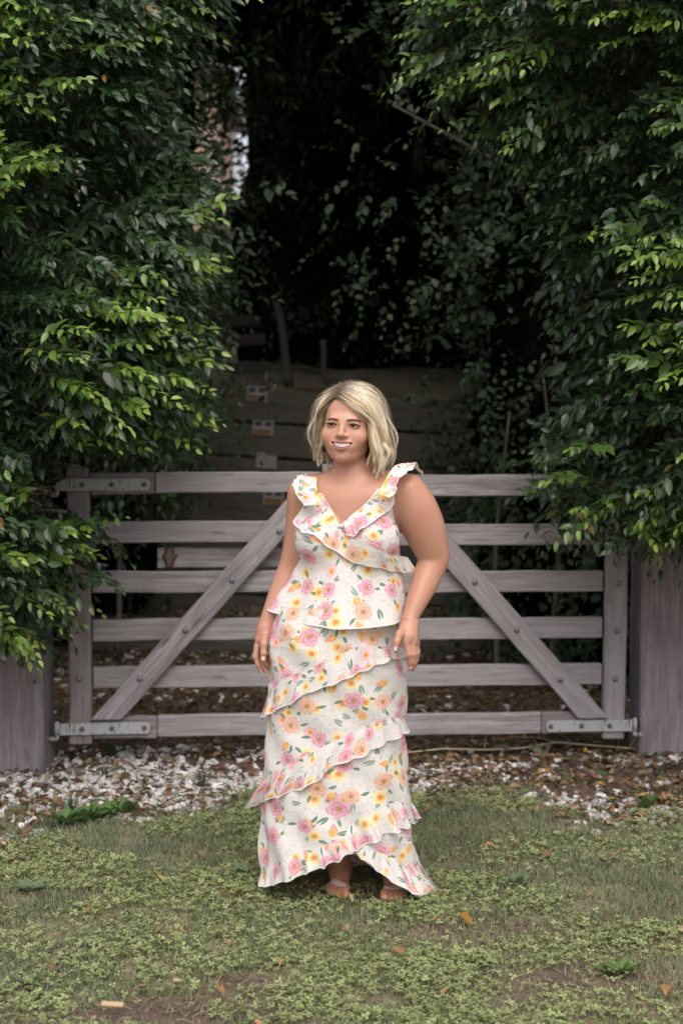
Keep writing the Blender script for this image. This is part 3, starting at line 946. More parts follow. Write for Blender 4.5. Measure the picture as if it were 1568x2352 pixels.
def hedge(name, label, cat, ell, n, size, tint0, tint1, seed, facing, tmpl=LEAF, K=7, group=None, core=0.9, stems=()):
    r = np.random.default_rng(seed)
    root = empty(name, (ell[0], ell[1], 0))
    off = np.array([ell[0], ell[1], 0.0])
    P, F = lumpy(*ell, seed=seed)
    c = np.array(ell[:3])
    cv = (P - c) * core + c - off
    o = link('light_block_core', mesh_data('light_block_core', cv, F, mats=[M['block_core']]), root)  # added solid core, stops light passing through the leaves
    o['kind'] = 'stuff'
    fl = P.reshape(-1, 3)
    dn = norm(fl - c)
    ok = dn @ norm(np.array(facing, float)) > -0.15
    fl, dn = fl[ok], dn[ok]
    wgt = np.linalg.norm(np.cross(dn, [0, 0, 1.0]), axis=1) + 0.1
    pick = r.choice(len(fl), n, p=wgt / wgt.sum())
    b = fl[pick] + r.normal(0, 0.16, (n, 3)) - off
    d = norm(dn[pick] * 0.8 + r.normal(0, 0.45, (n, 3)) + np.array([0, 0, -0.1]))
    Pp, A, U, S, O = sprays(b, d, K, r.uniform(0.8, 1.2, n) * size * 3.0, r.uniform(0.75, 1.2, n) * size, r, 0.6, 0.5)
    tn = np.repeat(r.random(n) ** 1.6, K)
    T = lerp(tint0, tint1, tn[:, None]) * r.uniform(0.8, 1.2, (n * K, 1))
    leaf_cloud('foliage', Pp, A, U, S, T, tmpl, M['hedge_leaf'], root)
    for s in stems:
        limb(root, [np.array(q) - off for q in s], 0.02, 0.008, 'stem', 6)
    tag(root, label, cat, group)
    return root
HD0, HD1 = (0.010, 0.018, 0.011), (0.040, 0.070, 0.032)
hedge('hedge', 'dark round-leaved hedge between the blonde woman and the right-hand tree', 'hedge', (2.05, 9.6, 2.2, 1.15, 1.3, 2.5), 2600, 0.072, HD0, (0.020, 0.035, 0.017), 31, (-0.7, -1, 0.1), ROUND, 6,
      stems=(((0.95, 8.6, 0.0), (0.93, 8.6, 0.9), (1.0, 8.5, 1.7)), ((1.25, 8.5, 0.0), (1.3, 8.45, 1.0), (1.2, 8.5, 1.9)), ((1.9, 8.4, 0.0), (1.8, 8.3, 0.9), (1.6, 8.3, 1.6))))
hedge('hedge', 'dark hedge behind the left-hand tree beside the gap of bright sky', 'hedge', (-3.1, 10.4, 2.6, 1.25, 2.2, 3.2), 2400, 0.10, HD0, HD1, 32, (0.8, -1, 0.1), LEAF, 6)
hedge('shrub', 'thin dark shrub screening the tan house wall at upper left', 'shrub', (-1.33, 9.4, 3.35, 0.43, 0.6, 2.0), 1500, 0.085, HD0, (0.03, 0.055, 0.022), 37, (0.2, -1, 0), LEAF, 6, core=0.80,
      stems=(((-1.5, 9.5, 0.0), (-1.45, 9.45, 1.8), (-1.36, 9.4, 3.4)),))
hedge('shrub', 'dark shrub filling the corner at the left end of the sleeper wall', 'shrub', (-1.95, 11.0, 0.9, 0.62, 0.7, 1.9), 700, 0.085, HD0, (0.03, 0.05, 0.024), 40, (0.4, -1, 0.1), LEAF, 6)
hedge('shrub', 'few thin leafy shoots silhouetted against the bright gap at upper left', 'shrub', (at(515, 330, 12).x, 12.0, at(515, 300, 12).z, 0.13, 0.3, 0.9), 150, 0.085, HD0, (0.03, 0.055, 0.022), 38, (0, -1, 0), LEAF, 5, core=0.05)
hedge('hedge', 'tall black-green hedge closing the lane behind the sleeper wall', 'hedge', (1.75, 14.6, 3.2, 3.15, 1.4, 4.6), 4200, 0.12, (0.02, 0.034, 0.02), (0.07, 0.10, 0.05), 33, (-0.2, -1, 0), LEAF, 6)
hedge('hedge', 'dark hedge mass behind the right-hand tree at the frame edge', 'hedge', (4.1, 10.5, 2.6, 1.4, 3.6, 3.6), 900, 0.10, HD0, HD1, 34, (-1, -1, 0), LEAF, 6)
hedge('shrub', 'dim leafy bough reaching into the dark gap from the right-hand tree', 'shrub', (at(960, 380, 8.6).x, 8.6, at(960, 370, 8.6).z, 0.32, 0.5, 1.0), 120, 0.066, HD0, (0.018, 0.031, 0.015), 39, (-0.5, -1, 0), ROUND, 6, core=0.12,
      stems=(((1.5, 8.9, 3.0), (0.95, 8.7, 3.2), (0.3, 8.5, 3.5)),))
hedge('tree_canopy', 'black-green leaf canopy overhanging the dark lane at the top of the picture', 'tree', (0.9, 11.2, 6.05, 5.6, 4.4, 1.35), 2600, 0.13, HD0, HD1, 35, (0, -0.7, -1), LEAF, 6)  # leaves show at the top; unseen forward reach placed to shade the lane
hedge('bush', 'pale green bush glimpsed far through the gap at left', 'bush', (-1.85, 20.5, 2.0, 1.5, 0.8, 2.5), 800, 0.14, (0.05, 0.075, 0.03), (0.13, 0.15, 0.075), 36, (0.3, -1, 0.6), LEAF, 6)

# ---- house glimpsed through the gap
hb = empty('house', (at(440, 400, 27).x - 1.0, 27, 0))
g = G('tan_rendered_wall', 0.9)
n = g.noise(g.pos(), 2.0, 4)
g.base(g.mix(n, (0.40, 0.28, 0.20), (0.52, 0.38, 0.28)))
hw = at(492, 400, 27).x - hb.location.x
ztop = at(440, 175, 27).z
def box_at(name, parent, x0, x1, y0, y1, z0, z1, mat):
    me = board_mesh(name, x1 - x0, y1 - y0, z1 - z0, mat, 0.01)
    return link(name, me, parent, ((x0 + x1) / 2, (y0 + y1) / 2, (z0 + z1) / 2))
box_at('wall', hb, -6, hw, 0, 5, -0.2, ztop, g.m)
box_at('roof', hb, -6.4, hw + 0.25, -0.4, 5.4, ztop + 0.004, ztop + 0.25, plain('grey_roof', (0.16, 0.15, 0.15)))
tag(hb, 'tan house wall glimpsed through the leaves at upper left', 'house')
gr = at(490, 461, 18)
o = link('fence_rail', board_mesh('fence_rail', 0.95, 0.06, 0.07, M['grey_log'], 0.006), None, (gr.x, 18, gr.z))
tag(o, 'thin grey rail end in front of the far bush at left', 'rail')
# ------------------------------------------------------------------ ground cover
er = np.random.default_rng(9)
def in_view(x, y, m=0.25): return np.abs(x) < 0.245 * y + m

# white marble chips
def chip_template():
    v = np.array([(x, y, z) for x in (-1, 1) for y in (-1, 1) for z in (-1, 1)], float) * np.array([0.5, 0.36, 0.28])
    v += np.random.default_rng(2).normal(0, 0.09, v.shape)
    q = [(0, 1, 3, 2), (4, 6, 7, 5), (0, 4, 5, 1), (2, 3, 7, 6), (0, 2, 6, 4), (1, 5, 7, 3)]
    return v, np.array([t for a in q for t in ((a[0], a[1], a[2]), (a[0], a[2], a[3]))])
def rand_frames(n, r, flat=0.35):
    az = norm(np.array([0, 0, 1.0]) + r.normal(0, flat, (n, 3)))
    a = r.uniform(0, 2 * np.pi, n)
    ax = np.stack([np.cos(a), np.sin(a), np.zeros(n)], 1)
    ax = norm(ax - az * (ax * az).sum(1, keepdims=True))
    return ax, np.cross(az, ax), az
cv_, cf_ = chip_template()
n = 42000
x = er.uniform(-2.4, 2.4, n); y = er.uniform(5.4, 11.0, n)
white = np.where(x < 0.05, ss(0.36, 0.56, NE.fbm(x + 3, y * 1.5 + 8, 1.6)) + 0.2, ss(0.47, 0.60, NE.fbm(x + 3, y * 2.0 + 8, 1.7)) * 0.95 + 0.04)
pr_ = gravelness(x, y) * white * np.where(y > 7.1, 0.035, 1.0)
k = (er.random(n) < pr_) & in_view(x, y)
x, y = x[k], y[k]; n = len(x)
ax, ay, az = rand_frames(n, er, 0.4)
s = er.uniform(0.014, 0.033, n) * np.where(y > 7.3, 1.3, 1.0)
zb0 = np.where((y > 10.1), 0.2, gz(x, y))
V, F = scatter(cv_, cf_, np.stack([x, y, zb0 + s * er.uniform(0.05, 0.3, n)], 1), ax, ay, az, np.stack([s * er.uniform(.8, 1.3, n), s, s * er.uniform(.6, 1.1, n)], 1))
sh_ = np.clip(er.normal(0.50, 0.13, (n, 1)), 0.2, 0.74) * np.array([1.0, 0.965, 0.955])
sh_[er.random(n) < 0.1] *= np.array([0.7, 0.58, 0.5])
o = link('gravel', mesh_data('gravel', V, F, smooth=False, attrs={'tint': np.repeat(sh_, len(cv_), 0)}, mats=[M['pebble']]))
tag(o, 'white marble gravel chips strewn in front of the gate', 'gravel', kind='stuff')

# leaf litter
LIT = np.array([(0.15, 0.062, 0.04), (0.24, 0.105, 0.062), (0.32, 0.16, 0.095), (0.08, 0.042, 0.032), (0.33, 0.23, 0.145), (0.17, 0.11, 0.078)])
n = 42000
x = er.uniform(-3.2, 3.2, n); y = er.uniform(5.3, 11.0, n)
gv = gravelness(x, y)
dens = np.where(x < 0.05, ss(0.5, 0.72, NE.fbm(x + 70, y * 1.4 + 2, 1.8)) * 0.9 + 0.32 + 0.45 * ss(6.5, 5.9, y), ss(0.30, 0.6, NE.fbm(x + 70, y * 1.4 + 2, 1.8)) * 0.8 + 0.45)
dens = np.where(y > 7.0, 0.55, dens) * gv + 0.012
k = (er.random(n) < dens) & in_view(x, y)
x, y = x[k], y[k]; n = len(x)
LITTER = leaf_template((0.0, 0.3, 0.68, 1.0), (0.0, 0.24, 0.2, 0.0), 0.12, 0.30)
ax, ay, az = rand_frames(n, er, 0.45)
col = LIT[er.integers(0, len(LIT), n)] * er.uniform(0.7, 1.25, (n, 1)) * np.where(y > 7.2, 0.7, 1.0)[:, None]  # tint darkened beyond the gate to deepen the shade there
odd = er.random(n) < 0.03; col[odd] = np.array([0.42, 0.27, 0.05]) * er.uniform(.7, 1.1, (odd.sum(), 1))
odd = er.random(n) < 0.04; col[odd] = np.array([0.07, 0.11, 0.04])
zb0 = np.where((y > 10.1), 0.2, gz(x, y))
lp_ = np.stack([x, y, zb0 + er.uniform(0.006, 0.026, n)], 1)
sz = er.uniform(0.026, 0.058, n)
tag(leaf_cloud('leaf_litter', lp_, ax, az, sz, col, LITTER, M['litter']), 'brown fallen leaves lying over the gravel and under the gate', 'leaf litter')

# a thin scatter of small dead leaves over the lawn
n = 430
x = er.uniform(-1.7, 1.7, n); y = er.uniform(3.5, 6.2, n); k = in_view(x, y, 0.05); x, y = x[k], y[k]; n = len(x)
ax, ay, az = rand_frames(n, er, 0.5)
col = LIT[er.integers(0, len(LIT), n)] * er.uniform(0.9, 1.7, (n, 1))
tag(leaf_cloud('lawn_litter', np.stack([x, y, gz(x, y) + er.uniform(0.015, 0.032, n)], 1), ax, az, er.uniform(0.016, 0.042, n), col, LITTER, M['litter']), 'small dead leaves sprinkled over the lawn', 'leaf litter')

# lawn: grass blades, clover, sparse on bare earth
def cloverness(x, y):
    c = ss(0.46, 0.60, NE.fbm(x * 1.0 + 23, y * 1.5 + 31, 1.7))
    l = ground_at(420, 2200)
    c = np.maximum(c, 1.0 * np.exp(-(((x - l.x) / 0.55) ** 2 + ((y - l.y) / 0.30) ** 2)))
    l = ground_at(60, 2330)
    c = np.maximum(c, np.exp(-(((x - l.x) / 0.3) ** 2 + ((y - l.y) / 0.2) ** 2)))
    l = ground_at(1330, 1960)
    c = np.maximum(c, 0.7 * np.exp(-(((x - l.x) / 0.35) ** 2 + ((y - l.y) / 0.2) ** 2)))
    return c
blade = np.array([(-0.5, 0, 0), (0.5, 0, 0), (-0.38, 0.10, 0.55), (0.38, 0.10, 0.55), (0, 0.42, 1.0)], float)
bface = np.array([(0, 1, 3), (0, 3, 2), (2, 3, 4)])
n = 230000
y = er.uniform(3.45, 6.5, n); x = er.uniform(-1.95, 1.95, n)
br_, cl = bare(x, y), cloverness(x, y)
tuft = NE.fbm(x + 80, y + 15, 11.0)
dens = (1 - gravelness(x, y)) * (1 - 0.93 * br_) * (0.42 + 0.9 * ss(0.35, 0.6, tuft)) * (1 - 0.5 * cl) + 0.012
dens *= np.where(y > 4.6, 1.0, 0.85)
k = (er.random(n) < dens) & in_view(x, y, 0.1)
x, y, br_, tuft = x[k], y[k], br_[k], tuft[k]; n = len(x)
a = er.uniform(0, 2 * np.pi, n)
lean = er.uniform(0.3, 3.0, n)
az = norm(np.stack([np.cos(a) * lean, np.sin(a) * lean, np.ones(n)], 1))
a2 = a + np.pi / 2 + er.normal(0, 0.5, n)
ax = np.stack([np.cos(a2), np.sin(a2), np.zeros(n)], 1); ax = norm(ax - az * (ax * az).sum(1, keepdims=True))
ay = np.cross(az, ax)
h = 1.1 * er.uniform(0.014, 0.036, n) * (0.75 + 0.7 * tuft)
V, F = scatter(blade, bface, np.stack([x, y, gz(x, y) - 0.002], 1), ax, ay, az, np.stack([er.uniform(.0026, .0050, n), h, h], 1))
tone = NE.fbm(x + 60, y + 44, 2.4)
c0 = lerp(np.array([0.12, 0.155, 0.075]), np.array([0.40, 0.44, 0.27]), er.random((n, 1)))
c0 = lerp(c0, np.array([0.27, 0.32, 0.22]), (ss(0.45, 0.7, tone) * 0.6)[:, None])
dry = er.random(n) < 0.16 + 0.35 * ss(0.15, 0.6, br_) + 0.18 * ss(0.0, 0.9, x) * ss(5.4, 4.4, y)
c0[dry] = lerp(np.array([0.38, 0.30, 0.19]), np.array([0.54, 0.45, 0.31]), er.random((dry.sum(), 1)))
o = link('grass', mesh_data('grass', V, F, attrs={'tint': np.repeat(c0, 5, 0), 'leafuv': np.tile(np.array([(0, .5, 0), (0, .5, 0), (.5, .5, 0), (.5, .5, 0), (1, .5, 0)]), (n, 1))}, mats=[M['grass']]))
tag(o, 'short worn lawn grass with dry patches in the foreground', 'grass', kind='stuff')

lob = np.array([(0, 0), (0.50, 0.38), (0.98, 0.20), (0.98, -0.20), (0.50, -0.38)])
cvt, cft = [], []
for j in range(3):
    a = j * 2 * math.pi / 3
    b = len(cvt)
    for (px, py) in lob:
        cvt.append((px * math.cos(a) - py * math.sin(a), px * math.sin(a) + py * math.cos(a), 0.10 * px + 0.16 * abs(py)))
    cft += [(b, b + i, b + i + 1) for i in range(1, 4)]
cvt, cft = np.array(cvt), np.array(cft)
n = 120000
y = er.uniform(3.45, 6.3, n); x = er.uniform(-1.95, 1.95, n)
dens = cloverness(x, y) * (1 - gravelness(x, y)) * (1 - bare(x, y)) * (0.35 + ss(0.3, 0.6, NE.fbm(x + 14, y + 77, 8.0)))
k = (er.random(n) < dens * 0.62) & in_view(x, y, 0.1)
x, y = x[k], y[k]; n = len(x)
ax, ay, az = rand_frames(n, er, 0.32)
s = er.uniform(0.0050, 0.0135, n) * (0.8 + 0.5 * NE.fbm(x + 2, y + 90, 5.0))
V, F = scatter(cvt, cft, np.stack([x, y, gz(x, y) + er.uniform(0.008, 0.030, n)], 1), ax, ay, az, s)
c0 = lerp(np.array([0.30, 0.355, 0.12]), np.array([0.56, 0.595, 0.26]), er.random((n, 1))) * er.uniform(0.8, 1.15, (n, 1))
o = link('clover', mesh_data('clover', V, F, smooth=False, attrs={'tint': np.repeat(c0, len(cvt), 0), 'leafuv': np.tile([0.5, 0.5, 0], (n * len(cvt), 1))}, mats=[M['clover']]))
tag(o, 'yellow-green clover spreading through the foreground lawn', 'clover', kind='stuff')

# fine dead thatch and crumbs on bare soil
n = 26000
y = er.uniform(3.45, 6.4, n); x = er.uniform(-1.95, 1.95, n)
k = (er.random(n) < 0.45 + 0.5 * bare(x, y)) & in_view(x, y, 0.1)
x, y = x[k], y[k]; n = len(x)
ax, ay, az = rand_frames(n, er, 0.3)
V, F = scatter(np.array([(-0.5, -0.04, 0), (0.5, -0.03, 0.05), (0.5, 0.03, 0.05), (-0.5, 0.04, 0)], float), np.array([(0, 1, 2), (0, 2, 3)]), np.stack([x, y, gz(x, y) + 0.006], 1), ax, ay, az, er.uniform(0.015, 0.045, n))
c0 = lerp(np.array([0.14, 0.09, 0.055]), np.array([0.36, 0.28, 0.18]), er.random((n, 1)))
o = link('thatch', mesh_data('thatch', V, F, attrs={'tint': np.repeat(c0, 4, 0), 'leafuv': np.tile([0.5, 0.5, 0], (n * 4, 1))}, mats=[M['litter']]))
tag(o, 'dry straw-coloured thatch scattered on the bare soil', 'thatch', kind='stuff')

WG = (0.10, 0.19, 0.055); WP = (0.17, 0.22, 0.125)
# ---- weeds: rosettes of separate leaves
def weed(px, py, nl, size, tint, up, label, seed, tmpl=LEAF_HI):
    r = np.random.default_rng(seed)
    c = ground_at(px, py); z0 = float(gz(c.x, c.y))
    root = empty('weed', (c.x, c.y, z0))
    me = mesh_data('leaf', tmpl[0] * np.array([1, 1.0, 0.7]), tmpl[1], attrs={'tint': np.tile(np.array(tint), (len(tmpl[0]), 1)), 'leafuv': tmpl[2]}, mats=[M['clover']])
    nl = int(nl * 1.5)
    for j in range(nl):
        a = j * 2.4 + r.uniform(-.3, .3); e = up * r.uniform(0.9, 1.9)
        o = link('leaf', me, root, (r.uniform(-.01, .01), r.uniform(-.01, .01), 0.004), (r.uniform(-.3, .3), -e, a))
        s = size * (0.72 if tint == WP else 0.9) * r.uniform(0.55, 1.1); o.scale = (s, s, s)
    tag(root, label, 'weed', 'broad-leaved weeds in the lawn')
weed(150, 1898, 9, 0.11, WG, 0.6, 'fresh green weed at the left end of the clump by the gravel', 1)
weed(195, 1892, 10, 0.12, WG, 0.65, 'tallest fresh green weed in the clump at the gravel edge', 2)
weed(245, 1882, 9, 0.115, (0.095, 0.18, 0.05), 0.6, 'fresh green weed in the right half of the clump at left', 3)
weed(287, 1872, 8, 0.10, WG, 0.6, 'fresh green weed at the right end of the clump by the gravel', 4)
weed(255, 1738, 7, 0.10, (0.06, 0.11, 0.045), 1.0, 'small upright weed standing in the white gravel near the hinge', 5)
weed(70, 2050, 9, 0.11, WP, 0.45, 'grey-green rosette weed at the left edge of the lawn', 6)
weed(62, 2262, 8, 0.10, WP, 0.4, 'flat pale rosette weed at lower left near bare soil', 7)
weed(303, 2144, 7, 0.075, WP, 0.5, 'small pale weed in the clover at lower left', 8)
weed(549, 2014, 6, 0.09, WP, 0.5, 'pale weed beside the left hem of the skirt', 9)
weed(1186, 2040, 8, 0.10, WP, 0.6, 'silvery rosette weed on the lawn right of the skirt', 10)
weed(1420, 2240, 9, 0.10, (0.12, 0.20, 0.055), 0.5, 'bright broad-leaved weed at lower right', 11)
weed(1483, 1866, 8, 0.09, (0.09, 0.14, 0.05), 0.7, 'green weed in the gravel at the right edge', 12)

# ---- upright grass tufts in the gravel
def tuft_obj(px, py, nb, hgt, tint, label, seed):
    r = np.random.default_rng(seed)
    c = ground_at(px, py); z0 = float(gz(c.x, c.y))
    a = r.uniform(0, 6.28, nb); lean = r.uniform(0.05, 0.75, nb)
    az = norm(np.stack([np.cos(a) * lean, np.sin(a) * lean, np.ones(nb)], 1))
    ax = np.stack([-np.sin(a), np.cos(a), np.zeros(nb)], 1)
    h = r.uniform(0.5, 1.1, nb) * hgt
    V, F = scatter(blade, bface, r.normal(0, 0.012, (nb, 3)) * np.array([1, 1, 0]), ax, np.cross(az, ax), az, np.stack([r.uniform(.003, .005, nb), h * .7, h], 1))
    o = link('grass_tuft', mesh_data('grass_tuft', V, F, attrs={'tint': np.tile(np.array(tint), (len(V), 1)), 'leafuv': np.tile([.5, .5, 0], (len(V), 1))}, mats=[M['grass']]), None, (c.x, c.y, z0))
    tag(o, label, 'grass tuft', 'grass tufts in the gravel')
tuft_obj(165, 1858, 46, 0.10, (0.075, 0.10, 0.045), 'wispy grass tuft in the litter just above the left weeds', 1)
tuft_obj(461, 1812, 40, 0.13, (0.06, 0.09, 0.045), 'tall thin grass tuft in the gravel left of the skirt', 2)
tuft_obj(240, 1790, 30, 0.08, (0.07, 0.10, 0.05), 'small grass tuft in the middle of the left gravel', 3)
tuft_obj(108, 1905, 40, 0.08, (0.07, 0.10, 0.05), 'low grass tuft at the left lawn edge', 4)
tuft_obj(330, 1815, 24, 0.07, (0.08, 0.11, 0.05), 'sparse grass tuft between white chips and brown leaves at left', 5)
tuft_obj(1120, 1795, 30, 0.06, (0.08, 0.11, 0.05), 'short grass tuft in the leaf litter right of the skirt', 6)
tuft_obj(1010, 1735, 40, 0.09, (0.085, 0.10, 0.055), 'grey-green grass tuft just under the gate, right of the skirt', 7)

# ---- single fallen leaves one can pick out on the lawn
FL = [(424, 1898, .058, (0.48, 0.32, 0.09), 'yellow fallen leaf at the lawn edge below the left gravel'), (371, 2036, .06, (0.46, 0.33, 0.12), 'pale yellow fallen leaf on the grass left of the skirt'),
      (367, 2153, .075, (0.34, 0.22, 0.13), 'large tan fallen leaf in the clover at lower left'), (327, 2282, .07, (0.42, 0.22, 0.11), 'orange-tan fallen leaf beside the bare soil at lower left'),
      (545, 2067, .06, (0.45, 0.20, 0.03), 'amber fallen leaf just left of the skirt hem'), (512, 2069, .045, (0.42, 0.24, 0.16), 'small pinkish fallen leaf near the amber one'),
      (505, 2293, .06, (0.36, 0.15, 0.08), 'red-brown fallen leaf on the dark bare soil'), (1071, 2131, .085, (0.30, 0.14, 0.02), 'dark amber curled leaf on the lawn right of the feet'),
      (998, 2130, .06, (0.36, 0.21, 0.12), 'tan fallen leaf just right of the feet'), (1253, 1978, .07, (0.22, 0.12, 0.07), 'brown crumpled leaf on the right lawn'),
      (1023, 2296, .062, (0.42, 0.25, 0.13), 'round tan leaf at the bottom right of centre'), (1528, 2294, .075, (0.42, 0.21, 0.08), 'orange leaf at the lower right corner'),
      (1409, 1992, .055, (0.36, 0.19, 0.10), 'orange-brown leaf on the far right lawn'), (1370, 1759, .06, (0.50, 0.33, 0.08), 'clear yellow leaf on the litter before the right gate leaf'),
      (980, 1879, .06, (0.36, 0.20, 0.11), 'tan leaf on the grass beside the skirt ruffle'), (782, 2078, .06, (0.35, 0.18, 0.03), 'amber leaf lying at the sandal toes'),
      (170, 2030, .05, (0.20, 0.15, 0.06), 'olive-brown leaf on the left lawn'), (640, 2230, .05, (0.40, 0.24, 0.12), 'small tan leaf in the foreground clover'), (1240, 2100, .05, (0.30, 0.16, 0.09), 'small brown leaf on the worn right lawn')]
for j, (px, py, s_, c_, lb) in enumerate(FL):
    r = np.random.default_rng(300 + j)
    c = ground_at(px, py)
    s_ *= 0.72
    tv_ = LEAF_HI[0] * np.array([1, 1.25, 1]) * s_
    tv_[:, 2] += 0.10 * s_ * np.sin(LEAF_HI[0][:, 0] * 5 + j) + 0.5 * np.abs(tv_[:, 1]) * r.uniform(0.2, 0.8)
    tv_[:, 0] -= s_ / 2
    o = link('fallen_leaf', mesh_data('fallen_leaf', tv_, LEAF_HI[1], attrs={'tint': np.tile(np.array(c_), (len(tv_), 1)), 'leafuv': LEAF_HI[2]}, mats=[M['litter']]), None,
             (c.x, c.y, float(gz(c.x, c.y)) + 0.032), (r.uniform(-.25, .35), r.uniform(-.2, .3), r.uniform(0, 6.28)))
    tag(o, lb, 'leaf', 'fallen leaves on the lawn')
c = ground_at(259, 2331)
o = link('wood_chip', board_mesh('wood_chip', 0.062, 0.018, 0.010, plain('pale_split_wood', (0.45, 0.31, 0.19), 0.8), 0.003), None, (c.x, c.y, 0.03), (0.2, 0.1, 0.1))
tag(o, 'pale splinter of wood on bare soil at lower left', 'wood chip')

# ---- dry fallen twig with withered leaves below the right gate leaf
tw_px = [(925, 1716), (1010, 1712), (1100, 1706), (1180, 1703), (1260, 1697), (1340, 1699), (1420, 1701), (1500, 1702), (1580, 1710)]
tp = np.array([np.array(ground_at(*p)) * np.array([1, 0.965, 1]) + np.array([0, 0, 0.03 + 0.012 * math.sin(i * 1.9)]) for i, p in enumerate(tw_px)])
tr_ = empty('dry_twig', tp[4] * np.array([1, 1, 0]))
off = np.array(tr_.location)
v_, f_ = tube_arrays(tp - off, np.linspace(0.004, 0.0065, len(tp)), 6)
link('stem', mesh_data('stem', v_, f_, mats=[M['dry_twig']]), tr_)
r = np.random.default_rng(8)
wl_me = mesh_data('withered_leaf', LEAF_HI[0] * np.array([1, 0.8, 1.6]), LEAF_HI[1], attrs={'tint': np.tile([0.20, 0.22, 0.155], (len(LEAF_HI[0]), 1)), 'leafuv': LEAF_HI[2]}, mats=[M['litter']])
for j in range(16):
    q = 0.25 + 0.5 * r.random(); i0 = int(q * 8); fr = q * 8 - i0
    p = tp[i0] * (1 - fr) + tp[min(8, i0 + 1)] * fr - off
    o = link('withered_leaf', wl_me, tr_, p, (r.uniform(-.6, .6), r.uniform(-0.4, 0.7), r.uniform(0, 6.28)))
    s_ = r.uniform(.06, .11); o.scale = (s_, s_, s_)
for j in range(5):
    p0 = tp[r.integers(2, 8)] - off
    d = norm(np.array([r.normal(0, 1), r.normal(0, .3), r.uniform(0.1, .6)]))
    v_, f_ = tube_arrays([p0, p0 + d * 0.1, p0 + d * 0.2 + np.array([0, 0, -0.02])], [0.0025, 0.002, 0.001], 5)
    link('side_shoot', mesh_data('side_shoot', v_, f_, mats=[M['dry_twig']]), tr_)
tag(tr_, 'long dry twig with withered leaves lying under the right gate leaf', 'twig')
# ------------------------------------------------------------------ the woman: signed-distance body -> one continuous mesh
PY = 4.86
def D3(px, py, Y): return np.array(at(px, py, Y))

class Cone:
    def __init__(s, a, b, ra, rb, k):
        s.a, s.b, s.ra, s.rb, s.k, s.sub = np.array(a, float), np.array(b, float), ra, rb, k, False
        R = max(ra, rb)
        s.lo = np.minimum(s.a, s.b) - R; s.hi = np.maximum(s.a, s.b) + R
    def __call__(s, P):
        ab = s.b - s.a
        t = np.clip(((P - s.a) @ ab) / (ab @ ab + 1e-12), 0, 1)
        return np.linalg.norm(P - (s.a + t[..., None] * ab), axis=-1) - (s.ra + (s.rb - s.ra) * t)
class Chain:
    """limb: dense smooth run of spheres-swept segments, no swelling at the joints"""
    def __init__(s, pts, radii, k, n=5):
        pts = np.array(pts, float); radii = np.array(radii, float); s.k, s.sub = k, False
        m = len(pts); P, R = [], []
        for i in range(m - 1):                      # Catmull-Rom
            p0, p1, p2, p3 = [np.append(pts[j], radii[j]) for j in (max(i - 1, 0), i, i + 1, min(i + 2, m - 1))]
            for t in np.arange(n) / n:
                q = 0.5 * (2 * p1 + (p2 - p0) * t + (2 * p0 - 5 * p1 + 4 * p2 - p3) * t * t + (3 * p1 - p0 - 3 * p2 + p3) * t ** 3)
                P.append(q[:3]); R.append(q[3])
        P.append(pts[-1]); R.append(radii[-1])
        s.seg = [Cone(a, b, ra, rb, 0.0) for a, b, ra, rb in zip(P[:-1], P[1:], R[:-1], R[1:])]
        s.lo = np.min([q.lo for q in s.seg], 0); s.hi = np.max([q.hi for q in s.seg], 0)
    def __call__(s, Q):
        d = s.seg[0](Q)
        for q in s.seg[1:]: d = smin(d, q(Q), 0.004)
        return d
class Ell:
    def __init__(s, c, r, k, R=None, sub=False):
        s.c, s.r, s.k, s.sub = np.array(c, float), np.array(r, float), k, sub
        s.R = np.eye(3) if R is None else np.array(R, float)      # rows are the local axes
        ext = np.sqrt(((s.R.T * s.r) ** 2).sum(1))
        s.lo = s.c - ext; s.hi = s.c + ext
    def __call__(s, P):
        q = (P - s.c) @ s.R.T
        k0 = np.linalg.norm(q / s.r, axis=-1); k1 = np.linalg.norm(q / s.r ** 2, axis=-1)
        return k0 * (k0 - 1.0) / (k1 + 1e-9)

def smin(a, b, k):
    h = np.maximum(k - np.abs(a - b), 0) / k
    return np.minimum(a, b) - h * h * k * 0.25
def combine(D, d, pr):
    if pr.sub: return -smin(-D, d, pr.k)
    return smin(D, d, pr.k)
def sdf_points(prims, P):
    D = np.full(P.shape[:-1], 1.0)
    for pr in prims: D = combine(D, pr(P), pr)
    return D

def sdf_grid(prims, X, Y, Z, D=None):
    if D is None: D = np.full((len(X), len(Y), len(Z)), 0.5, dtype=np.float32)
    for pr in prims:
        m = max(pr.k, getattr(pr, 'm', 0)) + 0.02
        sl = []
        for ax, c in ((X, 0), (Y, 1), (Z, 2)):
            i0 = np.searchsorted(ax, pr.lo[c] - m); i1 = np.searchsorted(ax, pr.hi[c] + m)
            sl.append(slice(i0, i1))
        if any(q.stop <= q.start for q in sl): continue
        gx, gy, gzz = np.meshgrid(X[sl[0]], Y[sl[1]], Z[sl[2]], indexing='ij')
        P = np.stack([gx, gy, gzz], -1)
        D[tuple(sl)] = combine(D[tuple(sl)], pr(P), pr)
    return D

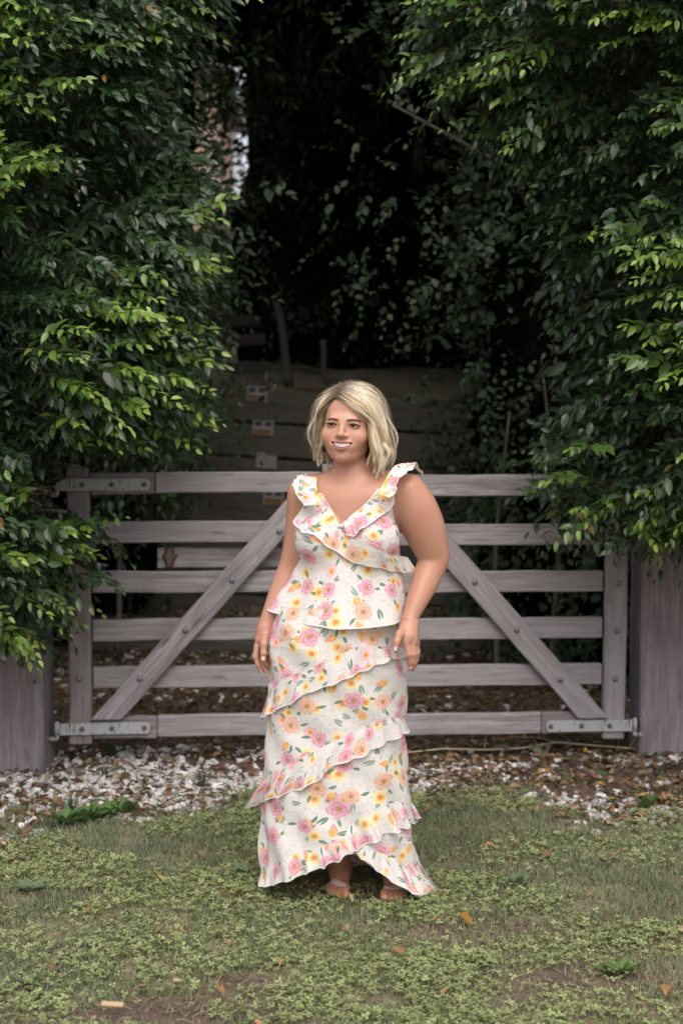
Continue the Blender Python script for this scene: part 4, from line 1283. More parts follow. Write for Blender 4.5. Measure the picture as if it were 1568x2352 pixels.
def surface_nets(D, X, Y, Z):
    S = D < 0
    nx, ny, nz = D.shape
    cnt = np.zeros((nx - 1, ny - 1, nz - 1), np.int8)
    for dx in (0, 1):
        for dy in (0, 1):
            for dz in (0, 1):
                cnt += S[dx:nx - 1 + dx, dy:ny - 1 + dy, dz:nz - 1 + dz]
    act = (cnt > 0) & (cnt < 8)
    I, J, K = np.nonzero(act)
    acc = np.zeros((len(I), 3)); n = np.zeros(len(I))
    ax = (X, Y, Z)
    cor = [(a, b, c) for a in (0, 1) for b in (0, 1) for c in (0, 1)]
    for p in cor:
        for d in range(3):
            if p[d]: continue
            q = list(p); q[d] = 1
            d0 = D[I + p[0], J + p[1], K + p[2]]; d1 = D[I + q[0], J + q[1], K + q[2]]
            m = (d0 < 0) != (d1 < 0)
            t = d0[m] / (d0[m] - d1[m])
            P0 = np.stack([X[I[m] + p[0]], Y[J[m] + p[1]], Z[K[m] + p[2]]], 1)
            P1 = np.stack([X[I[m] + q[0]], Y[J[m] + q[1]], Z[K[m] + q[2]]], 1)
            acc[m] += P0 + (P1 - P0) * t[:, None]; n[m] += 1
    V = acc / n[:, None]
    idx = np.full(act.shape, -1, np.int32); idx[I, J, K] = np.arange(len(I))
    quads = []
    for d in range(3):
        o = [(1, 2), (2, 0), (0, 1)][d]
        a = [slice(None)] * 3; b = [slice(None)] * 3
        a[d] = slice(0, -1); b[d] = slice(1, None)
        ch = S[tuple(a)] != S[tuple(b)]
        e = np.array(np.nonzero(ch))
        ok = (e[o[0]] > 0) & (e[o[1]] > 0) & (e[o[0]] < D.shape[o[0]] - 1) & (e[o[1]] < D.shape[o[1]] - 1)
        e = e[:, ok]
        ins = S[tuple(e)]
        def cell(u, v):
            c = e.copy(); c[o[0]] -= u; c[o[1]] -= v
            return idx[tuple(c)]
        q = np.stack([cell(1, 1), cell(0, 1), cell(0, 0), cell(1, 0)], 1)
        q[~ins] = q[~ins][:, ::-1]
        quads.append(q)
    Q = np.concatenate(quads)
    return V, Q[(Q >= 0).all(1)]

# frames
TA = math.radians(13)
TC = np.array([0.034, PY + 0.005, 0.0])
tu, tv = np.array([math.cos(TA), -math.sin(TA), 0]), np.array([-math.sin(TA), -math.cos(TA), 0])
TR = np.array([tu, tv, [0, 0, 1.0]])
def T(u, v, z): return TC + tu * u + tv * v + np.array([0, 0, z])
HA = math.radians(12.5); HROLL = 0.05; HS = 1.10 / 1000
HC = np.array([0.024, PY - 0.005, 1.634])
hf = np.array([-math.sin(HA), -math.cos(HA), 0.0])
hu = norm(np.array([math.cos(HA), -math.sin(HA), -HROLL])); hw = np.cross(hf, hu) * -1
hw = norm(np.cross(hu, hf))
if hw[2] < 0: hw = -hw
hf = norm(np.cross(hw, hu)); hf = hf if hf[1] < 0 else -hf
HR = np.array([hu, hf, hw])
def H(u, v, w): return HC + HS * (u * hu + v * hf + w * hw)
def HE(c, r, k, sub=False): return Ell(H(*c), np.array(r) * HS, k / 1000, HR, sub)
def HCn(a, b, ra, rb, k): return Cone(H(*a), H(*b), ra * HS, rb * HS, k / 1000)

torso = [
    Ell(T(0, -0.012, 1.265), (0.160, 0.112, 0.175), 0.05, TR),
    Cone(T(-0.128, -0.025, 1.395), T(0.132, -0.020, 1.405), 0.054, 0.056, 0.06),
    Cone(T(-0.10, 0.015, 1.375), T(0.10, 0.015, 1.38), 0.05, 0.05, 0.06),
    Ell(T(-0.088, 0.078, 1.250), (0.088, 0.080, 0.092), 0.014, TR),
    Ell(T(0.088, 0.078, 1.253), (0.090, 0.080, 0.092), 0.014, TR),
    Ell(T(0, 0.0, 1.12), (0.168, 0.125, 0.14), 0.06, TR),
    Ell(T(0, -0.01, 0.93), (0.165, 0.115, 0.16), 0.06, TR)]
prims = list(torso)
prims += [
    Cone(T(0.004, -0.03, 1.455), T(-0.118, -0.03, 1.415), 0.050, 0.040, 0.05),
    Cone(T(0.004, -0.03, 1.455), T(0.122, -0.028, 1.422), 0.050, 0.042, 0.05),
    Cone(T(0.004, -0.022, 1.40), H(2, -18, -85), 0.062, 0.056, 0.035),
    Cone(T(0.0, 0.035, 1.40), T(-0.10, 0.028, 1.412), 0.014, 0.013, 0.03),      # collar bones
    Cone(T(0.012, 0.035, 1.40), T(0.11, 0.028, 1.418), 0.014, 0.013, 0.03)]
torso_list = list(prims); torso_set = set(prims)
# her right arm (left in the picture), hanging a little behind
ra = [(697, 1132, 4.915, .056), (694, 1195, 4.92, .055), (683, 1258, 4.925, .050), (668, 1305, 4.925, .0435), (652, 1345, 4.91, .0435), (632, 1392, 4.885, .036), (613, 1432, 4.865, .0265), (609, 1446, 4.86, .0262)]
la = [(936, 1128, 4.815, .060), (957, 1168, 4.82, .069), (974, 1215, 4.835, .0705), (990, 1260, 4.845, .0585), (996, 1284, 4.848, .051), (985, 1312, 4.835, .0485), (972, 1345, 4.81, .0445), (955, 1385, 4.775, .0345), (942, 1418, 4.75, .0262), (941, 1432, 4.745, .026)]
arm_segs = []
for arm in (ra, la):
    arm_segs += Chain([D3(*p[:3]) for p in arm], [p[3] for p in arm], 0.035, 4).seg
# legs inside the skirt, ankles and feet
def leg(hip, knee, ankle, k=0.03):
    calf = knee * 0.68 + ankle * 0.32 + np.array([0, 0.02, 0])
    prims.extend([Cone(hip, knee, 0.085, 0.056, k), Cone(knee, calf, 0.054, 0.056, k), Cone(calf, ankle, 0.054, 0.034, k)])
foots = []
def foot(ankle, ball, toes, heel):
    leg_k = 0.018
    prims.extend([Cone(ankle, (ankle + ball) / 2 + np.array([0, 0, 0.006]), 0.035, 0.033, 0.02), Cone((ankle + ball) / 2 + np.array([0, 0, 0.006]), ball, 0.033, 0.026, 0.02),
                  Cone(ankle, heel, 0.032, 0.028, 0.02)])
    mid = (toes[0][0] + toes[-1][0]) / 2
    prims.append(Ell(ball * 0.75 + mid * 0.25, (0.043, 0.035, 0.021), 0.02))
    for (p, rr, ln) in toes:
        root = p * 0.35 + ball * 0.65 + (p - mid) * 0.45
        root[2] = p[2] + 0.012
        pre = p + np.array([0, 0.020, 0.007])
        prims.append(Cone(root, pre, rr * 1.02, rr * 0.95, 0.006)); prims.append(Cone(pre, p, rr * 0.95, rr, 0.004))
ankR, ankL = D3(781, 1996, 4.95), D3(903, 2004, 4.93)
ballR, ballL = D3(780, 2037, 4.86), D3(905, 2050, 4.83)
toesR = [(D3(793, 2057, 4.782), .0150, 0), (D3(777, 2057, 4.785), .0105, 0), (D3(767, 2054, 4.80), .0098, 0), (D3(759, 2050, 4.815), .0092, 0), (D3(753, 2045, 4.83), .0085, 0)]
toesL = [(D3(883, 2070, 4.762), .0150, 0), (D3(899, 2071, 4.758), .0105, 0), (D3(910, 2070, 4.762), .0100, 0), (D3(920, 2068, 4.772), .0094, 0), (D3(929, 2064, 4.788), .0086, 0)]
for ts in (toesR, toesL):
    for t in ts: t[0][2] = max(t[0][2], t[1] + 0.008)
foot(ankR, ballR, toesR, np.array([ankR[0], 5.0, 0.085])); foot(ankL, ballL, toesL, np.array([ankL[0], 4.985, 0.085]))
leg(T(-0.085, 0, 0.84), np.array([-0.04, 4.86, 0.50]), ankR); leg(T(0.085, 0, 0.84), np.array([0.135, 4.85, 0.50]), ankL)

# hands
def finger(pts, radii, k=0.004):
    for (a, b, r0, r1) in zip(pts[:-1], pts[1:], radii[:-1], radii[1:]): prims.append(Cone(a, b, r0, r1, k))
nails = []
# her right hand: seen from the thumb side, fingers curling
wr = D3(609, 1446, 4.86)
prims += [Cone(wr, D3(603, 1468, 4.855), .0245, .026, .015), Cone(D3(606, 1462, 4.865), D3(594, 1486, 4.86), .022, .0175, .012), Cone(D3(606, 1462, 4.885), D3(600, 1488, 4.89), .022, .0165, .012)]
finger([D3(610, 1458, 4.838), D3(606, 1480, 4.822), D3(605.5, 1500, 4.815), D3(605, 1517, 4.815)], [.0150, .0118, .0102, .0085], .008)
finger([D3(591, 1484, 4.848), D3(587, 1508, 4.842), D3(592, 1526, 4.842), D3(599, 1540, 4.845)], [.0120, .0105, .0092, .0074])
finger([D3(596, 1488, 4.868), D3(595, 1512, 4.862), D3(602, 1530, 4.858), D3(610, 1541, 4.858)], [.0120, .0104, .0092, .0074])
finger([D3(602, 1488, 4.888), D3(603, 1510, 4.880), D3(611, 1526, 4.874), D3(618, 1535, 4.872)], [.0115, .0098, .0088, .0070])
finger([D3(606, 1484, 4.902), D3(608, 1502, 4.896), D3(615, 1514, 4.890), D3(621, 1521, 4.887)], [.0105, .0088, .0078, .0064])
nails += [(D3(604.5, 1512, 4.8065), np.array([0, -0.95, 0.05]), np.array([0.02, 0.02, -1.0]), .0062, .0125)]
nails += [(D3(599.5, 1541, 4.838), np.array([-0.75, -0.4, -0.25]), np.array([0.45, 0, -0.8]), .0048, .0095), (D3(611, 1542, 4.851), np.array([-0.6, -0.55, -0.35]), np.array([0.5, 0, -0.8]), .0048, .0095)]
# her left hand: back of the hand to the camera, resting on the skirt at the hip
wl = D3(941, 1432, 4.745)
prims += [Cone(wl, D3(938, 1462, 4.712), .0262, .026, .018), Cone(D3(936, 1444, 4.728), D3(932, 1474, 4.700), .021, .0150, .012), Cone(D3(944, 1444, 4.735), D3(949, 1474, 4.712), .022, .0155, .012),
          Cone(D3(948, 1448, 4.745), D3(955, 1478, 4.735), .018, .0135, .012)]
finger([D3(930, 1440, 4.728), D3(917, 1458, 4.690), D3(911, 1474, 4.676), D3(908.5, 1491, 4.670)], [.0175, .0132, .0105, .0080], .008)
finger([D3(932, 1474, 4.698), D3(939, 1504, 4.690), D3(942, 1521, 4.697), D3(941, 1534, 4.703)], [.0125, .0103, .0090, .0070])
finger([D3(945, 1473, 4.704), D3(950, 1503, 4.698), D3(949.5, 1522, 4.704), D3(947, 1537, 4.712)], [.0122, .0102, .0090, .0070])
finger([D3(952, 1475, 4.722), D3(956, 1501, 4.716), D3(955, 1517, 4.720), D3(952, 1531, 4.726)], [.0115, .0096, .0084, .0066])
finger([D3(956, 1478, 4.740), D3(959, 1497, 4.738), D3(958, 1509, 4.740), D3(956, 1520, 4.744)], [.0102, .0084, .0074, .0060])
nails += [(D3(907.5, 1490, 4.6625), np.array([-0.35, -0.9, 0.0]), np.array([-0.08, 0.15, -1.0]), .0060, .0130),
          (D3(943, 1533, 4.6965), np.array([0.25, -0.9, -0.1]), np.array([-0.1, 0.2, -1.0]), .0046, .0090)]

# head
head = [
    HE((0, -14, 36), (76, 95, 84), 12), HE((0, 24, -22), (66, 64, 76), 24), HE((0, 32, -66), (51, 55, 46), 24),
    HE((43, 53, -35), (28, 29, 27), 24), HE((-43, 53, -35), (28, 29, 27), 24),
    HE((0, 71, -95), (22, 21, 19), 20), HE((0, 28, -92), (42, 46, 20), 22),
    HE((50, 8, -56), (15, 30, 30), 24), HE((-50, 8, -56), (15, 30, 30), 24),
    HCn((-33, 76, 16), (33, 76, 16), 12, 12, 16),
    HE((34, 103, 0), (18, 16, 10), 9, True), HE((-34, 103, 0), (18, 16, 10), 9, True),
    HE((34, 76.0, 0), (18.5, 13.4, 12), 4), HE((-34, 76.0, 0), (18.5, 13.4, 12), 4),
    HCn((0, 86, 6), (0, 95, -14), 7, 7.5, 10), HCn((0, 95, -14), (0, 103, -28), 7.0, 9.0, 8), HE((0, 104.5, -29), (10.5, 9, 8.5), 6),
    HE((13, 93, -33), (7.4, 10, 6.6), 6), HE((-13, 93, -33), (7.4, 10, 6.6), 6),
    HE((6.5, 97, -40), (3.4, 4, 2.0), 3, True), HE((-6.5, 97, -40), (3.4, 4, 2.0), 3, True),
    HE((0, 75, -63), (37, 19, 21), 16)]
def lipcurve(a, w0, lift, v0=97.5, back=24.0, half=33.5): return (half * a, v0 - back * a * a, w0 + lift * a * a)
UP, LO = (-53.0, 0.5), (-73.0, 20.0)
A_ = np.linspace(-1, 1, 13)
for a, b in zip(A_[:-1], A_[1:]):      # upper lip, lower lip
    ru = lambda q: 1.6 + 2.8 * (1 - q * q)
    rl = lambda q: 1.6 + 4.6 * (1 - q * q)
    head.append(HCn(lipcurve(a, *UP), lipcurve(b, *UP), ru(a), ru(b), 3.5))
    head.append(HCn(lipcurve(a, *LO, 97.0), lipcurve(b, *LO, 97.0), rl(a), rl(b), 3.5))
for a in np.linspace(-0.82, 0.82, 15):
    c = 1 - a * a
    u, v, w = lipcurve(a, -62.0, 9.5, 100.5)
    head.append(HE((u, v, w), (4.2, 12, 0.4 + 6.8 * c ** 1.0), 1.5, True))
for sg in (-1, 1):                     # smile fold, eye opening, ear
    head.append(HE((sg * 34.5, 93, -0.5), (16, 9, 5.2), 1.2, True))
    head.append(HE((sg * 77, -8, -12), (7, 18, 28), 8))
prims = prims[:0] + prims + head

def seg(a, b, h): return np.arange(a, b, h)
GX = np.concatenate([seg(-0.36, -0.31, .006), seg(-0.31, -0.235, .0026), seg(-0.235, -0.055, .0055), seg(-0.055, 0.14, .0027), seg(0.14, 0.172, .004), seg(0.172, 0.268, .0026), seg(0.268, 0.42, .0055)])
GY = np.concatenate([seg(4.60, 4.655, .004), seg(4.655, 4.93, .0032), seg(4.93, 5.12, .0055)])
GZ = np.concatenate([seg(-0.01, 0.13, .003), seg(0.13, 0.775, .008), seg(0.775, 0.985, .0027), seg(0.985, 1.45, .0055), seg(1.45, 1.50, .003), seg(1.50, 1.70, .0022), seg(1.70, 1.80, .005)])
for q in arm_segs: q.k, q.m = 0.004, 0.04
fine = [p for p in prims if p not in torso_set]
BD = sdf_grid(torso_list, GX, GY, GZ)
BD = smin(BD, sdf_grid(arm_segs, GX, GY, GZ), np.float32(0.035))
BD = sdf_grid(fine, GX, GY, GZ, BD)
bodyV, bodyQ = surface_nets(BD, GX, GY, GZ)
del BD

def head_local(P): return ((P - HC) @ HR.T) / HS
# skin colour: lips, blush, lids, a little freckling; face base lightened to look better lit
hl = head_local(bodyV)
tint = np.tile(np.array([0.45, 0.238, 0.162]), (len(bodyV), 1))
inface = (hl[:, 1] > 20) & (np.abs(hl[:, 0]) < 75) & (hl[:, 2] > -125) & (hl[:, 2] < 90)
a = np.clip(hl[:, 0] / 33.5, -1.1, 1.1)
up_w = UP[0] + UP[1] * a * a; lo_w = LO[0] + LO[1] * a * a
tint = np.where(inface[:, None], np.array([0.54, 0.305, 0.215]), tint)
blend = ss(-128, -104, hl[:, 2]) * (hl[:, 1] > -20) * (np.abs(hl[:, 0]) < 90) * (hl[:, 2] < 100)
tint = lerp(np.array([0.45, 0.238, 0.162]), np.array([0.54, 0.305, 0.215]), blend[:, None])
c = np.clip(1 - a * a, 0, 1)
lip = np.maximum(1 - ss(0.55, 1.0, np.abs(hl[:, 2] - up_w) / (2.2 + 2.0 * c)), 1 - ss(0.55, 1.0, np.abs(hl[:, 2] - lo_w) / (2.8 + 4.4 * c)))
lip *= inface & (hl[:, 1] > 66) & (np.abs(hl[:, 0]) < 36)
tint = lerp(tint, [0.33, 0.10, 0.105], lip[:, None])
mouth_in = inface & (hl[:, 2] < up_w - 1.5) & (hl[:, 2] > lo_w + 2.0) & (np.abs(a) < 0.97) & (hl[:, 1] > 60) & (hl[:, 1] < 97 - 20 * a * a)
tint[mouth_in] = [0.10, 0.025, 0.025]
for sg in (-1, 1):
    d2 = ((hl[:, 0] - sg * 44) / 24) ** 2 + ((hl[:, 2] + 36) / 17) ** 2
    tint = lerp(tint, [0.55, 0.25, 0.185], (np.exp(-d2) * 0.5 * inface)[:, None])
    d2 = ((hl[:, 0] - sg * 35) / 17) ** 2 + ((hl[:, 2] - 7) / 6.0) ** 2
    tint = lerp(tint, [0.30, 0.13, 0.08], (np.exp(-d2) * 0.65 * inface)[:, None])
    d2 = ((hl[:, 0] - sg * 35) / 16) ** 2 + ((hl[:, 2] + 4.2) / 2.0) ** 2
    tint = lerp(tint, [0.09, 0.045, 0.035], (np.exp(-d2) * 0.75 * inface)[:, None])
tint = np.where((bodyV[:, 2] < 0.12)[:, None], tint * np.array([0.86, 0.80, 0.78]), tint)

g = G('tanned_skin', 0.42)
tn = g.attr('tint', 'Vector'); n = g.noise(g.pos(), 160.0, 3); n2 = g.noise(g.pos(), 9.0, 3)
col = g.mix(g.step(0.35, 0.7, n2) * 0.28, tn, (0.43, 0.16, 0.11))
col = g.mix(g.step(0.5, 0.75, g.noise(g.pos(), 38.0, 3)) * 0.18, col, (0.36, 0.17, 0.11))
fr = g.step(0.70, 0.78, g.noise(g.pos(), 300.0, 1))
g.base(g.mix(fr * 0.4, col, (0.22, 0.10, 0.06)))
g.set('Subsurface Weight', 0.12); g.b.inputs['Subsurface Radius'].default_value = (0.012, 0.005, 0.003); g.set('Subsurface Scale', 0.6)
g.set('Roughness', n * 0.15 + 0.30); g.set('Specular IOR Level', 0.35)
g.bump(n, 0.12, 0.002)
M['skin'] = g.m

ROOT = np.array([0.034, PY, 0.0])
woman = empty('person', ROOT)
tag(woman, 'smiling blonde woman in a white floral ruffled top and long skirt, standing before the gate', 'person')
def pmesh(name, V, F, mats, parent=woman, smooth=True, attrs=None, mat_idx=None, base=ROOT):
    return link(name, mesh_data(name, np.asarray(V).reshape(-1, 3) - base, F, smooth=smooth, attrs=attrs, mats=mats, mat_idx=mat_idx), parent)
body = pmesh('body', bodyV, bodyQ, [M['skin']], attrs={'tint': tint})

# ---- eyes, lashes, brows, teeth, nails
def uvsphere(c, r, n=16, R=HR):
    u, v = np.meshgrid(np.linspace(0, 2 * np.pi, 2 * n, endpoint=False), np.linspace(0.02, np.pi - 0.02, n))
    d = np.stack([np.cos(u) * np.sin(v), np.cos(v), np.sin(u) * np.sin(v)], -1)
    i = np.arange(n * 2 * n).reshape(n, 2 * n); j = np.roll(i, -1, 1)
    return d, np.stack([i[:-1], j[:-1], j[1:], i[1:]], -1).reshape(-1, 4)
M['eye_white'] = plain('eye_white', (0.62, 0.58, 0.55), 0.12, 0.05)
M['iris'] = plain('dark_brown_iris', (0.018, 0.010, 0.007), 0.35, 0.3)
M['lash'] = plain('dark_lash', (0.014, 0.010, 0.009), 0.7)
M['brow'] = plain('brown_brow', (0.055, 0.030, 0.020), 0.8, 0.3, 200.0)
M['teeth'] = plain('teeth', (0.88, 0.86, 0.82), 0.2, 0.04)
M['nail'] = plain('pale_pink_nail', (0.74, 0.50, 0.46), 0.15, 0.03)
d, Fq = uvsphere(None, 1)
gaze = norm(np.array([-0.30, 1.0, 0.02]))
for sg in (-1, 1):
    P = H(sg * 34, 75.8, 0) + (d.reshape(-1, 3) * 12.6 * HS) @ HR
    cen = d.reshape(-1, 3)[Fq].mean(1)
    mi = (norm(cen) @ gaze > 0.78).astype(int)
    eye = pmesh('eye', P, Fq, [M['eye_white'], M['iris']], mat_idx=mi)
    la_ = [H(sg * 34.5 + 16.5 * q, 90.3 - 6.5 * q * q - (1.5 * q * sg), 4.4 * (1 - q * q) - 0.6 + (0.9 if q * sg > 0.7 else 0)) for q in np.linspace(-1, 1.12 if sg > 0 else 1, 11)]
    v_, f_ = tube_arrays(la_, np.array([1.0, 1.7, 2.2, 2.5, 2.6, 2.6, 2.6, 2.6, 2.5, 2.1, 1.3]) * HS, 6)
    pmesh('upper_lashes', v_, f_, [M['lash']])
    # brow follows the forehead surface
    qs = np.linspace(0, 0.92, 14)
    uu = sg * (13.0 + 42.0 * qs); ww = 13.0 + 4.0 * np.sin(np.minimum(qs * 1.25, 1.0) * 2.2) - 3.5 * qs ** 3
    vv = np.linspace(60, 115, 111)
    pts = H(0, 0, 0) + HS * (uu[:, None, None] * hu + vv[None, :, None] * hf + ww[:, None, None] * hw)
    sd_ = sdf_points(head, pts)
    hit = np.array([vv[np.nonzero(row < 0)[0].max()] if (row < 0).any() else 85 for row in sd_])
    bp = [H(u_, v_, w_) for u_, v_, w_ in zip(uu, hit + 0.1, ww)]
    wid = 3.3 * np.clip(qs * 8 + 0.45, 0, 1) * (1 - 0.7 * qs ** 2)
    tv_, tf_ = tube_arrays([np.zeros(3)] * 0 + bp, wid * HS, 8)
    loc = head_local(tv_); cen = np.repeat(np.stack([uu, hit, ww], 1), 8, 0)
    loc[:, 1] = cen[:, 1] + (loc[:, 1] - cen[:, 1]) * 0.2
    pmesh('eyebrow', H(0, 0, 0) + (loc * HS) @ HR, tf_, [M['brow']])
TV, TQ = [], []
nt = 8
for i in range(nt):
    a0, a1 = -0.74 + 1.48 * i / nt, -0.74 + 1.48 * (i + 1) / nt
    a0, a1 = a0 + 0.005, a1 - 0.005
    b = len(TV)
    am = (a0 + a1) / 2
    zt_, zb_ = -51.5 + 1.0 * am * am, -66.5 + 11.5 * am * am
    for (aa, rr) in ((a0, -0.9), ((a0 + a1) / 2, 0.4), (a1, -0.9)):
        u, v, _ = lipcurve(aa, 0, 0, 95.8, 24)
        for w_, dv in ((zt_, -0.3), ((zt_ + zb_) / 2, 0.6), (zb_, -0.4)):
            TV.append(H(u, v + rr + dv, w_))
    for r_ in range(2):
        for c_ in range(2):
            q = b + r_ * 3 + c_
            TQ.append((q, q + 1, q + 4, q + 3))
pmesh('teeth', np.array(TV), np.array(TQ), [M['teeth']])
for (c, nrm, dr, w_, l_) in nails:
    nrm = norm(nrm); dr = norm(dr - nrm * np.dot(dr, nrm)); sd2 = np.cross(nrm, dr)
    V = [c + dr * l_ * (t - 0.5) + sd2 * w_ * s_ * (1 - 0.5 * max(0, t - 0.6)) + nrm * 0.0022 * (1 - s_ * s_) for t in np.linspace(0, 1, 5) for s_ in np.linspace(-1, 1, 5)]
    i = np.arange(25).reshape(5, 5)
    pmesh('fingernail', np.array(V), np.stack([i[:-1, :-1], i[:-1, 1:], i[1:, 1:], i[1:, :-1]], -1).reshape(-1, 4), [M['nail']])
# ---- hair: shell plus ribbons in clumps, combed from a side part
hr = np.random.default_rng(5)
PART0, PART1 = np.array([-34, 66, 84.0]), np.array([-16, -36, 118.0])
HCEN = np.array([0, -14, 36.0])
def shell(alpha, elev, grow):
    """point of the hair dome: azimuth alpha (0 = face, + = her left), elevation, grow in mm beyond the skull"""
    d = np.stack([np.sin(alpha) * np.cos(elev), np.cos(alpha) * np.cos(elev), np.sin(elev)], -1)
    return HCEN + d * (np.array([76, 95, 84.0]) + grow[..., None])

def strand(alpha, p, grow, wend, flare, phase, amp, n=19):
    """arrays in -> (N, n, 3) head-local mm"""
    root = PART0 + (PART1 - PART0) * p[:, None]
    rd = (root - HCEN) / np.array([76, 95, 84.0]); rd = norm(rd)
    ra_ = np.arctan2(rd[:, 0], rd[:, 1]); re = np.arcsin(rd[:, 2])
    e1 = np.where(np.abs(alpha) < 1.5, -0.30, -0.12) * np.ones_like(alpha)
    d0 = np.stack([np.sin(ra_) * np.cos(re), np.cos(ra_) * np.cos(re), np.sin(re)], -1)
    d1 = np.stack([np.sin(alpha) * np.cos(e1), np.cos(alpha) * np.cos(e1), np.sin(e1)], -1)
    om = np.arccos(np.clip((d0 * d1).sum(1), -0.999, 0.999))
    out = []
    wn_ = 0
    for i in range(n):
        t = i / (n - 1)
        if t <= 0.55:
            q = t / 0.55
            d = (np.sin((1 - q) * om)[:, None] * d0 + np.sin(q * om)[:, None] * d1) / np.sin(om)[:, None]
            lift = grow * (0.22 + 0.78 * min(1, q * 1.25))
            P = HCEN + norm(d) * (np.array([76, 95, 84.0]) + lift[:, None])
            last = P
        else:
            q = (t - 0.55) / 0.45
            w = last[:, 2] + (wend - last[:, 2]) * q
            hor = norm(last[:, :2] - HCEN[:2])
            outw = flare * np.sin(q * 1.9) - 10 * q * q
            P = np.concatenate([last[:, :2] + hor * outw[:, None], w[:, None]], 1)
            tang = np.stack([hor[:, 1], -hor[:, 0]], 1)
            wv = amp * np.sin(phase + q * 4.2) * q
            P[:, :2] += tang * wv[:, None] + hor * (0.5 * amp * np.cos(phase * 1.7 + q * 5.0) * q)[:, None]
        out.append(P)
    return np.stack(out, 1)

NG, PER = 190, 32
ga = np.concatenate([hr.uniform(1.2, math.pi, int(NG * .62)), -hr.uniform(1.25, math.pi, NG - int(NG * .62))])
ga[:14] = hr.uniform(1.2, 1.5, 14); ga[-12:] = -hr.uniform(1.22, 1.5, 12)
gp_ = np.clip((np.abs(ga) - 1.0) / 2.0 + hr.normal(0, 0.10, NG), 0, 1)
gg = hr.uniform(8, 34, NG); gg[:14] = hr.uniform(24, 38, 14)
gw = np.where(ga > 0, -120, -104) + hr.normal(0, 16, NG); gw[np.abs(ga) > 2.4] += 8
gfl = np.where(ga > 0, hr.uniform(14, 44, NG), hr.uniform(2, 14, NG))
gph = hr.uniform(0, 6.28, NG); gam = hr.uniform(2, 9, NG)
al = np.repeat(ga, PER); N = len(al)
sp = hr.normal(0, 1, (N, 3))
def rep(v): return np.repeat(v, PER)
al = al + sp[:, 0] * 0.05
S = strand(al, np.clip(rep(gp_) + sp[:, 1] * 0.09, 0, 1), rep(gg) + sp[:, 2] * 2.6, rep(gw) + hr.normal(0, 5, N), rep(gfl), rep(gph) + hr.normal(0, .25, N), rep(gam))
# pull strands together towards the tip of their clump
ctr = S.reshape(NG, PER, -1, 3).mean(1, keepdims=True)
tt = np.linspace(0, 1, S.shape[1])[None, None, :, None]
S = S.reshape(NG, PER, -1, 3); S = S + (ctr - S) * (0.62 * tt ** 1.2); S = S.reshape(N, -1, 3)
def relax(S, k=2):
    for _ in range(k):
        S[:, 1:-1] = (S[:, :-2] + 2 * S[:, 1:-1] + S[:, 2:]) / 4
    return S
S = relax(S, 3)
# the locks: each clump waves and kinks on its own way down
tq = np.linspace(0, 1, S.shape[1])
gk = hr.normal(0, 1, (NG, 3)); gf = hr.uniform(6, 13, (NG, 1)); gs = hr.uniform(0, 6.28, (NG, 1))
wav = np.sin(gf * tq[None] + gs) * ss(0.25, 0.9, tq)[None] * hr.uniform(8.0, 24.0, (NG, 1))
S = S.reshape(NG, PER, -1, 3) + (wav[:, None, :, None] * norm(gk)[:, None, None, :] * np.array([1, 1, 0.4])); S = S.reshape(N, -1, 3)
S += np.cumsum(hr.normal(0, 0.42, S.shape), 1)
# flyaways
NFY = 150
fa = np.where(hr.random(NFY) < 0.7, hr.uniform(0.9, 3.1, NFY), -hr.uniform(1.0, 3.1, NFY))
SF = strand(fa, np.clip(hr.random(NFY), 0, 1), hr.uniform(34, 48, NFY), np.where(fa > 0, hr.uniform(-110, 10, NFY), hr.uniform(-110, -40, NFY)), hr.uniform(5, 26, NFY), hr.uniform(0, 6, NFY), hr.uniform(4, 14, NFY))
SF = relax(SF)
SF += np.cumsum(hr.normal(0, 0.9, SF.shape), 1)

def ribbons(S, width, shade):
    N, n, _ = S.shape
    tg = norm(np.gradient(S, axis=1))
    rad = norm(S - np.array([0, -14, 10.0]))
    sd_ = norm(np.cross(tg, rad) + hr.normal(0, 0.25, (N, 1, 3)))
    w = width[:, None, None] * np.linspace(1, 0.35, n)[None, :, None]
    V = np.stack([S - sd_ * w, S + sd_ * w], 2)
    i = np.arange(N * n * 2).reshape(N, n, 2)
    F = np.stack([i[:, :-1, 0], i[:, :-1, 1], i[:, 1:, 1], i[:, 1:, 0]], -1).reshape(-1, 4)
    t = np.linspace(0, 1, n)[None, :, None, None]
    light, mid, dark = np.array([0.93, 0.83, 0.66]), np.array([0.60, 0.46, 0.29]), np.array([0.085, 0.05, 0.03])
    c = lerp(mid, light, shade[:, None, None, None])
    rootk = ss(0.26, 0.03, t) * 0.9
    c = c * (1 - rootk) + dark * rootk
    c = np.broadcast_to(c, (N, n, 2, 3))
    return V.reshape(-1, 3), F, c.reshape(-1, 3)
low = hr.random(NG) < 0.2
sh = np.clip(rep(np.where(low, -0.35, hr.uniform(0.25, 0.85, NG))) + hr.random(N) * 0.4, -0.35, 1)
v1, f1, c1 = ribbons(S, hr.uniform(0.7, 1.35, N), sh)
v2, f2, c2 = ribbons(SF, hr.uniform(0.4, 0.75, NFY), hr.uniform(0.2, 0.8, NFY))
g = G('blonde_hair', 0.4)
tn = g.attr('tint', 'Vector')
g.base(tn); g.set('Specular IOR Level', 0.45); g.set('Roughness', 0.38)
g.set('Sheen Weight', 0.1)
M['hair'] = g.m
def toworld(L): return HC + (L * HS) @ HR
hair = pmesh('hair', toworld(np.concatenate([v1, v2])), np.concatenate([f1, f2 + len(v1)]), [M['hair']], attrs={'tint': np.concatenate([c1, c2])})
